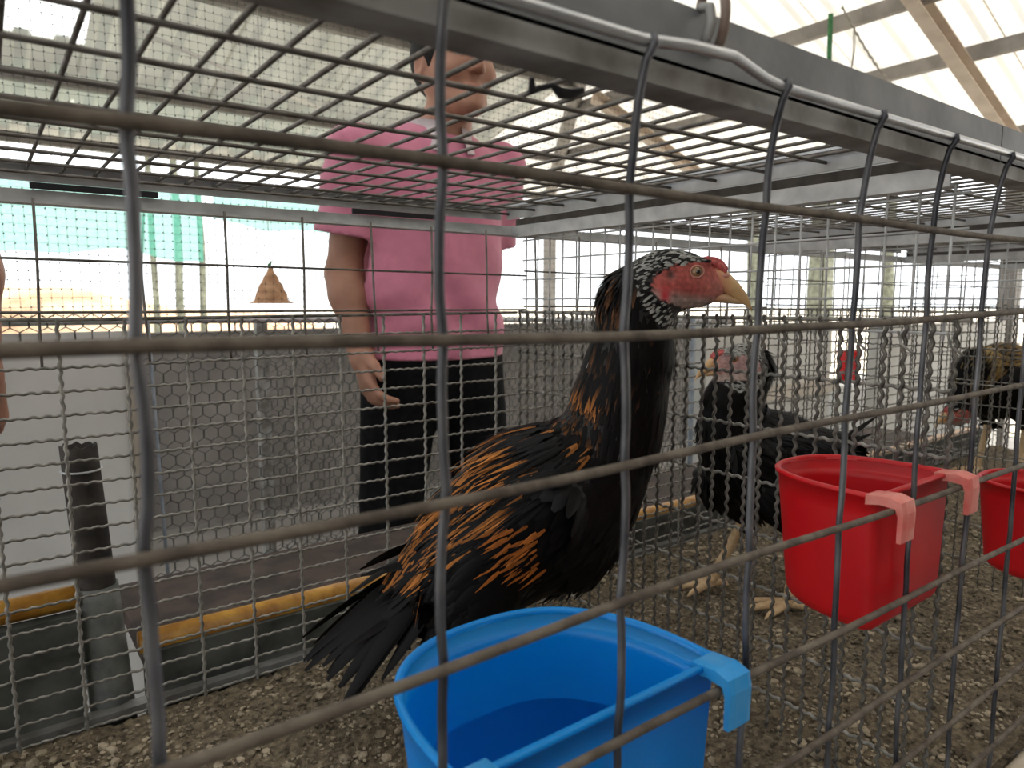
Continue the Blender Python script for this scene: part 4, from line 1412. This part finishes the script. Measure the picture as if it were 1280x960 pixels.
def person_meshes():
    M = {}
    S = SDF((-0.33, -0.22, 0.0), (0.33, 0.26, 1.64), 0.0045)
    # trunk and legs under the clothes
    S.cap((0, 0.01, 0.92), (0, 0.01, 1.10), 0.140, 0.130, 0.03, 0.62)
    S.cap((0, 0.01, 1.10), (0, 0.01, 1.24), 0.130, 0.150, 0.03, 0.62)
    S.cap((-0.13, 0.012, 1.275), (0.13, 0.012, 1.275), 0.052, 0.052, 0.04)
    for s_ in (-1, 1):
        S.cap((s_ * 0.08, 0.01, 0.88), (s_ * 0.125, -0.005, 0.48), 0.078, 0.052, 0.03)
        S.cap((s_ * 0.125, -0.005, 0.48), (s_ * 0.150, 0.03, 0.09), 0.052, 0.036, 0.02)
        S.cap((s_ * 0.150, 0.045, 0.05), (s_ * 0.166, -0.12, 0.035), 0.036, 0.028, 0.02)
        A = POSE['r' if s_ < 0 else 'l']
        S.cap(A[0], A[1], 0.047, 0.036, 0.02)
        m = tuple(np.array(A[1]) * 0.72 + np.array(A[2]) * 0.28)
        S.cap(A[1], m, 0.0375, 0.0385, 0.02)
        S.cap(m, A[2], 0.0385, 0.0255, 0.02)
        hand(S, A[2], np.array(A[2]) - np.array(A[1]), s_, True)
    # neck and head (carried forward and to his left)
    S.cap((0, 0.022, 1.27), (HO[0], 0.012 + HO[1], 1.42), 0.058, 0.053, 0.03)
    S.lo = S.lo - np.array(HO)
    S.ell((0, 0.012, 1.515), (0.074, 0.094, 0.092), 0.02)
    S.cap((0, -0.018, 1.468), (0, -0.062, 1.412), 0.060, 0.030, 0.03)
    S.ell((0, -0.040, 1.495), (0.062, 0.048, 0.070), 0.02)
    for s_ in (-1, 1):
        S.cap((s_ * 0.050, 0.0, 1.455), (s_ * 0.022, -0.060, 1.412), 0.022, 0.020, 0.02)
        S.ell((s_ * 0.042, -0.060, 1.470), (0.024, 0.022, 0.022), 0.016)
        S.cap((s_ * 0.012, -0.090, 1.528), (s_ * 0.048, -0.074, 1.530), 0.0085, 0.007, 0.012)
        S.ell((s_ * 0.032, -0.094, 1.505), (0.019, 0.014, 0.012), 0.010, True)
        S.ell((s_ * 0.011, -0.096, 1.468), (0.0085, 0.0095, 0.0075), 0.006)
        S.ell((s_ * 0.077, 0.010, 1.492), (0.009, 0.021, 0.033), 0.006)
        S.ell((s_ * 0.084, 0.004, 1.494), (0.006, 0.011, 0.018), 0.004, True)
    S.cap((0, -0.086, 1.520), (0, -0.105, 1.474), 0.0075, 0.0110, 0.010)
    S.ell((0, -0.088, 1.437), (0.024, 0.010, 0.0075), 0.008)
    S.ell((0, -0.086, 1.424), (0.020, 0.010, 0.0075), 0.006)
    S.cap((-0.022, -0.1015, 1.4305), (0.022, -0.1015, 1.4305), 0.0022, 0.0022, 0.003, 1.0, None, True)
    S.ell((0, -0.082, 1.405), (0.020, 0.014, 0.014), 0.014)
    S.lo = S.lo + np.array(HO)
    M['body'] = S.mesh('body')

    # polo shirt
    def fold(x, y, z):
        w = 0.0095 * np.sin(z * 34 + x * 22 + 2 * np.sin(x * 14)) * np.clip((1.15 - z) / 0.2, 0.2, 1)
        w += 0.0035 * np.sin(x * 55 - z * 42 + y * 20) * np.clip((1.05 - z) / 0.15, 0, 1)
        w *= np.clip((z - 0.86) / 0.06, 0.25, 1)
        w += 0.0030 * np.sin(z * 75 - x * 30) * np.exp(-((z - 0.95) / 0.06) ** 2)
        return w.astype(np.float32)
    S = SDF((-0.34, -0.22, 0.80), (0.34, 0.24, 1.42), 0.0050)
    S.cap((0, 0.008, 0.80), (0, 0.010, 1.06), 0.172, 0.158, 0.03, 0.70, None, False, fold)
    S.cap((0, 0.010, 1.06), (0, 0.012, 1.22), 0.158, 0.172, 0.03, 0.68, None, False, fold)
    S.cap((-0.125, 0.014, 1.272), (0.125, 0.014, 1.272), 0.064, 0.064, 0.05)
    for s_ in (-1, 1):
        A = POSE['r' if s_ < 0 else 'l']
        a, e = np.array(A[0]), np.array(A[1])
        d = (e - a) / np.linalg.norm(e - a)
        q = a + d * 0.155
        S.cap(a - d * 0.01, a + d * 0.2, 0.068, 0.069, 0.025, 1.0, (q, d), False, lambda x, y, z: (0.003 * np.sin(z * 60 + x * 30)).astype(np.float32))
        S.cap(a + d * 0.10, a + d * 0.24, 0.058, 0.058, 0.004, 1.0, None, True)
    S.cap((0, 0.016, 1.33), (0, -0.004, 1.46), 0.062, 0.072, 0.006, 1.0, None, True)
    S.cap((0, 0.008, 0.70), (0, 0.010, 0.86), 0.158, 0.150, 0.004, 0.69, None, True)
    S.plane((0, 0, 0.872), (0, 0, -1))
    M['shirt'] = S.mesh('shirt')

    # jeans
    def fj(x, y, z):
        return (0.0035 * np.sin(z * 48 + x * 20) * np.exp(-((z - 0.45) / 0.12) ** 2) + 0.004 * np.sin(z * 60 + y * 25) * np.exp(-((z - 0.12) / 0.07) ** 2)).astype(np.float32)
    S = SDF((-0.26, -0.2, 0.03), (0.26, 0.22, 1.0), 0.0060)
    S.cap((0, 0.01, 0.86), (0, 0.01, 0.95), 0.155, 0.148, 0.02, 0.72)
    for s_ in (-1, 1):
        S.cap((s_ * 0.078, 0.012, 0.86), (s_ * 0.126, -0.005, 0.48), 0.092, 0.066, 0.02, 1, None, False, fj)
        S.cap((s_ * 0.126, -0.005, 0.48), (s_ * 0.152, 0.030, 0.06), 0.066, 0.056, 0.02, 1, None, False, fj)
    S.plane((0, 0, 0.905), (0, 0, 1))
    S.plane((0, 0, 0.055), (0, 0, -1))
    M['jeans'] = S.mesh('jeans')

    # hair: cap over the skull with a short fringe, tapering at the nape
    S = SDF((-0.11, -0.14, 1.36), (0.11, 0.14, 1.66), 0.0035)
    S.ell((0, 0.016, 1.522), (0.083, 0.102, 0.102), 0.01)
    for k in range(70):
        a = rng.uniform(0, 2 * math.pi)
        e = rng.uniform(0.15, 1.0)
        p_ = (0.082 * math.cos(a) * math.sqrt(1 - e * e * 0.8), 0.016 + 0.1 * math.sin(a) * math.sqrt(1 - e * e * 0.8), 1.53 + 0.098 * e)
        S.cap(p_, (p_[0] * 0.9, p_[1] - 0.03, p_[2] + 0.004), 0.008, 0.004, 0.006)
    S.ell((0, -0.075, 1.500), (0.068, 0.060, 0.062), 0.012, True)         # face
    S.ell((0, -0.075, 1.440), (0.10, 0.070, 0.07), 0.012, True)
    for s_ in (-1, 1):
        S.ell((s_ * 0.084, 0.004, 1.475), (0.018, 0.024, 0.034), 0.006, True)
    S.plane((0, 0.05, 1.435), (0, 0.2, -1))
    S.lo = S.lo + np.array(HO)
    M['hair'] = S.mesh('hair')

    b = MB()                                                             # polo collar: two leaves
    N = 30
    r0, r1 = [], []
    for k in range(N + 1):
        a = -math.pi / 2 + 0.30 + (2 * math.pi - 0.6) * k / N
        f_ = 0.5 + 0.5 * math.sin(a)                                     # 0 front, 1 back
        r0.append((0.066 * math.cos(a) + 0.014, 0.004 + 0.066 * math.sin(a), 1.372 + 0.022 * f_))
        r1.append((0.098 * math.cos(a), 0.012 + (0.098 + 0.018 * (1 - f_)) * math.sin(a), 1.333 + 0.030 * f_ - 0.030 * (1 - f_)))
    b.v = r0 + r1 + [(x_, y_, z_ + 0.003) for x_, y_, z_ in r1] + [(x_ * 1.02, y_, z_ + 0.004) for x_, y_, z_ in r0]
    n = N + 1
    for k in range(N):
        b.f += [(k, k + 1, n + k + 1, n + k), (2 * n + k, 2 * n + k + 1, 3 * n + k + 1, 3 * n + k), (n + k, n + k + 1, 2 * n + k + 1, 2 * n + k), (3 * n + k, 3 * n + k + 1, k + 1, k)]
    M['collar'] = b.mesh('collar', True)
    for s_ in (-1, 1):
        S = SDF((s_ * 0.160 - 0.07, -0.19, 0.0), (s_ * 0.160 + 0.07, 0.12, 0.13), 0.004)
        S.cap((s_ * 0.152, 0.050, 0.045), (s_ * 0.168, -0.120, 0.036), 0.046, 0.040, 0.02)
        S.cap((s_ * 0.152, 0.035, 0.05), (s_ * 0.152, 0.03, 0.10), 0.042, 0.040, 0.02)
        S.plane((0, 0, 0.003), (0, 0, -1))
        S.plane((0, 0, 0.115), (0, 0, 1))
        M['shoe%d' % s_] = S.mesh('shoe')
        M['eye%d' % s_] = MB().ell((s_ * 0.032, -0.0745, 1.505), (0.0128, 0.0128, 0.0115), 16, 10).mesh('eye', True)
        M['iris%d' % s_] = MB().ell((s_ * 0.032 + 0.002, -0.0835, 1.504), (0.0055, 0.0042, 0.0055), 12, 8).mesh('iris', True)
        M['lid%d' % s_] = MB().tube([(s_ * (0.032 + 0.0145 * math.cos(q * math.pi / 8)), -0.0855 + 0.005 * abs(math.cos(q * math.pi / 8)), 1.506 + 0.0065 * math.sin(q * math.pi / 8)) for q in range(9)], 0.0024, 6).mesh('eyelid', True)
        M['brow%d' % s_] = MB().tube([(s_ * 0.012, -0.0985, 1.529), (s_ * 0.026, -0.097, 1.5345), (s_ * 0.040, -0.090, 1.5345), (s_ * 0.053, -0.077, 1.527)], [0.0032, 0.0042, 0.0038, 0.0015], 6).mesh('eyebrow', True)
    M['mouth'] = MB().tube([(-0.024, -0.088, 1.4305), (-0.012, -0.0955, 1.432), (0, -0.0965, 1.4315), (0.012, -0.0955, 1.432), (0.024, -0.088, 1.4305)], [0.001, 0.0042, 0.0052, 0.0042, 0.001], 6).mesh('lips', True)
    return M


PM = person_meshes()


def person(label, loc, rotz, shirt, scale=1.0):
    t = thing('person', label, 'person', loc, rotz)
    t.scale = (scale,) * 3
    bd = link('body', PM['body'], 'skin', t)
    sh = link('shirt', PM['shirt'], shirt, t)
    link('collar', PM['collar'], 'collar' if shirt == 'pink' else shirt, sh)
    link('jeans', PM['jeans'], 'jeans', t)
    link('hair', PM['hair'], 'hair', t)
    for s_ in (-1, 1):
        link('shoe', PM['shoe%d' % s_], 'shoe', t)
        e = link('eye', PM['eye%d' % s_], 'eye_white', bd, HO)
        link('iris', PM['iris%d' % s_], 'pupil', bd, HO)
        link('eyelid', PM['lid%d' % s_], 'skin', bd, HO)
        link('eyebrow', PM['brow%d' % s_], 'hair', bd, HO)
    link('lips', PM['mouth'], 'lip', bd, HO)
    return t


# facing: local -y; turned towards the picture's right
p = FH * 1.60 + RT * -0.172
person('person in a pink polo shirt and black jeans standing behind the cages', (p.x, p.y, GZ), -YAW + math.radians(34), 'pink')
p = FH * 1.0 + RT * -1.034
person('person in a dark shirt, only a sliver showing at the left edge', (p.x, p.y, GZ), -YAW - math.radians(10), 'navy', 1.05)
# ------------------------------------------------------------------ small hanging things, far background
tag(link('hanging_rope', MB().tube([(3.70, 2.14, 1.50), (3.78, 2.18, 1.2), (3.84, 2.2, 0.95), (3.86, 2.21, 0.6)], 0.013, 8).mesh('hanging_rope', True), 'rope_green'), 'green rope hanging down from the roof purlin', 'rope')
b = MB()
pts = []
for k in range(60):
    t = k / 59
    pts.append((3.72 + 1.0 * t, 2.09 - 0.03 * t, 1.52 - 0.36 * t - 0.10 * math.sin(math.pi * t) + 0.006 * math.sin(k * 2.1)))
tag(link('knotted_cord', b.tube(pts, [0.005 + 0.003 * (k % 3 == 0) for k in range(60)], 6).mesh('knotted_cord', True), 'rope_grey'), 'grey knotted cord sagging below the white roof', 'cord')
for (x, y, z, L, lab) in ((3.86, 2.09, 1.45, 0.22, 'shorter thin string dangling near the top of the knotted cord'), (3.835, 2.085, 1.46, 0.3, 'longer thin string dangling near the top of the knotted cord'),
                          (4.45, 2.07, 1.2, 0.2, 'longer thin string dangling near the low end of the knotted cord'), (4.52, 2.07, 1.18, 0.14, 'shortest thin string dangling at the low end of the knotted cord')):
    tag(link('loose_string', MB().tube([(x, y, z), (x + 0.01, y, z - L * 0.5), (x - 0.012, y, z - L)], 0.0028, 5).mesh('loose_string', True), 'rope_grey'), lab, 'string', 'strings below the knotted cord')

# brown cone hung on a cord in the far aisle
cn = thing('hanging_cone', 'brown conical straw cover hanging on a thin cord', 'cover', (1.31, 4.0, -0.02))
N = 36
rg = []
for (r_, z_) in ((0.118, 0.0), (0.112, 0.008), (0.088, 0.02), (0.082, 0.055), (0.070, 0.075), (0.062, 0.10), (0.046, 0.125), (0.036, 0.150), (0.020, 0.175), (0.012, 0.195), (0.004, 0.21)):
    rg.append([(r_ * (1 + 0.07 * math.sin(q * 3.3 + z_ * 60)) * math.cos(2 * math.pi * q / N), r_ * (1 + 0.07 * math.sin(q * 3.3 + z_ * 60)) * math.sin(2 * math.pi * q / N), z_) for q in range(N)])
link('cone', MB().rings(rg).mesh('cone', True), 'straw', cn)
link('tuft', MB().tube([(0, 0, 0.19), (-0.006, 0, 0.215), (0.008, 0, 0.235)], [0.010, 0.012, 0.003], 7).mesh('tuft', True), 'rope_green', cn)
link('cord', MB().tube([(0, 0, 0.2), (-0.012, 0, 0.9), (-0.015, 0, 1.62)], 0.0025, 5).mesh('cord', True), 'rope_grey', cn)


def tree(label, x, y, h, r, seed, lean=0.0):
    rn = random.Random(seed)
    t = thing('tree', label, 'tree', (x, y, GZ - 0.05), 0, 'trees beyond the shed')
    pts = [(lean * h * (k / 8) ** 1.3 + rn.uniform(-1, 1) * r * 0.5, rn.uniform(-1, 1) * r * 0.5, h * k / 8) for k in range(9)]
    tk = link('trunk', MB().tube(pts, [r * (1.25 - 0.7 * k / 8) for k in range(9)], 9).mesh('trunk', True), 'bark', t)
    lf = MB()
    for k in range(5):
        p0 = Vector(pts[4 + k % 5])
        a = rn.uniform(0, 6.28)
        p1 = p0 + Vector((math.cos(a), math.sin(a), 0.7)) * h * 0.22
        link('branch', MB().tube([p0, p0.lerp(p1, 0.5) + Vector((0, 0, 0.1)), p1], [r * 0.5, r * 0.35, r * 0.12], 6).mesh('branch', True), 'bark', tk)
        for _ in range(160):
            c = p1 + Vector((rn.gauss(0, 1), rn.gauss(0, 1), rn.gauss(0.2, 0.7))) * h * 0.12
            d = Vector((rn.gauss(0, 1), rn.gauss(0, 1), rn.gauss(0, 0.6))).normalized() * 0.13
            e = d.orthogonal().normalized() * 0.045
            o = len(lf.v)
            lf.v += [tuple(c), tuple(c + d * 0.5 + e), tuple(c + d), tuple(c + d * 0.5 - e)]
            lf.f.append((o, o + 1, o + 2, o + 3))
    tag(link('foliage', lf.mesh('foliage'), 'leaf', t), None, kind='stuff')


for (lab, x, y, h, r, s_, ln) in (('slim tree trunk left of two others beyond the green net', 2.05, 11.4, 7.5, 0.04, 1, 0.0),
                                  ('middle slim tree trunk beyond the green net', 2.42, 11.5, 7.8, 0.05, 2, -0.01),
                                  ('right slim tree trunk beyond the green net', 2.75, 11.6, 7.4, 0.045, 3, 0.01),
                                  ('leaning thin sapling among the slim trunks', 1.95, 12.4, 6.5, 0.022, 4, 0.10),
                                  ('thick grey tree trunk beyond the far cages', 10.6, 6.03, 7.6, 0.17, 5, 0.0),
                                  ('pale thin trunk right of the thick tree', 13.9, 6.6, 7.6, 0.10, 6, 0.0),
                                  ('mossy green trunk beside the hen\'s beak', 11.0, 7.6, 7.4, 0.10, 7, 0.0)):
    tree(lab, x, y, h, r, s_, ln)

# orange soil bank outside, beyond the green net
b = MB()
nx_, ny_ = 50, 14
for i in range(nx_):
    for j in range(ny_):
        xx = -9 + 16 * i / (nx_ - 1)
        yy = 13 + 8 * j / (ny_ - 1)
        e = max(0.0, math.sin(math.pi * j / (ny_ - 1))) ** 0.7 * max(0.0, math.sin(math.pi * i / (nx_ - 1))) ** 0.5
        b.v.append((xx, yy, GZ - 0.08 + (1.25 + 0.15 * math.sin(xx * 1.3)) * e + 0.05 * math.sin(xx * 5 + yy * 3) * e))
for i in range(nx_ - 1):
    for j in range(ny_ - 1):
        b.f.append((i * ny_ + j, (i + 1) * ny_ + j, (i + 1) * ny_ + j + 1, i * ny_ + j + 1))
tag(link('soil_bank', b.mesh('soil_bank', True), 'bank_soil'), 'bank of orange soil outside beyond the slim trees', 'bank')

# red bucket and white ledge far right
bk = thing('bucket', 'small red bucket on the white ledge in the bright gap', 'bucket', (4.62, 2.42, -0.535))
rg = [[(r_ * math.cos(2 * math.pi * q / 20), r_ * math.sin(2 * math.pi * q / 20), z_) for q in range(20)] for (r_, z_) in ((0.058, 0.0), (0.075, 0.19), (0.080, 0.192), (0.080, 0.20), (0.073, 0.20), (0.056, 0.006))]
link('pail', MB().rings(rg).mesh('pail', True), 'red_plastic', bk)
link('handle', MB().tube([(0.078 * math.cos(a * math.pi / 10), 0.0, 0.19 + 0.075 * math.sin(a * math.pi / 10)) for a in range(11)], 0.003, 6).mesh('handle', True), 'galv', bk)
tag(link('ledge', MB().box((4.2, 2.28, GZ), (5.1, 2.56, -0.535)).mesh('ledge'), 'pale_board'), 'white block ledge under the red bucket', 'ledge')
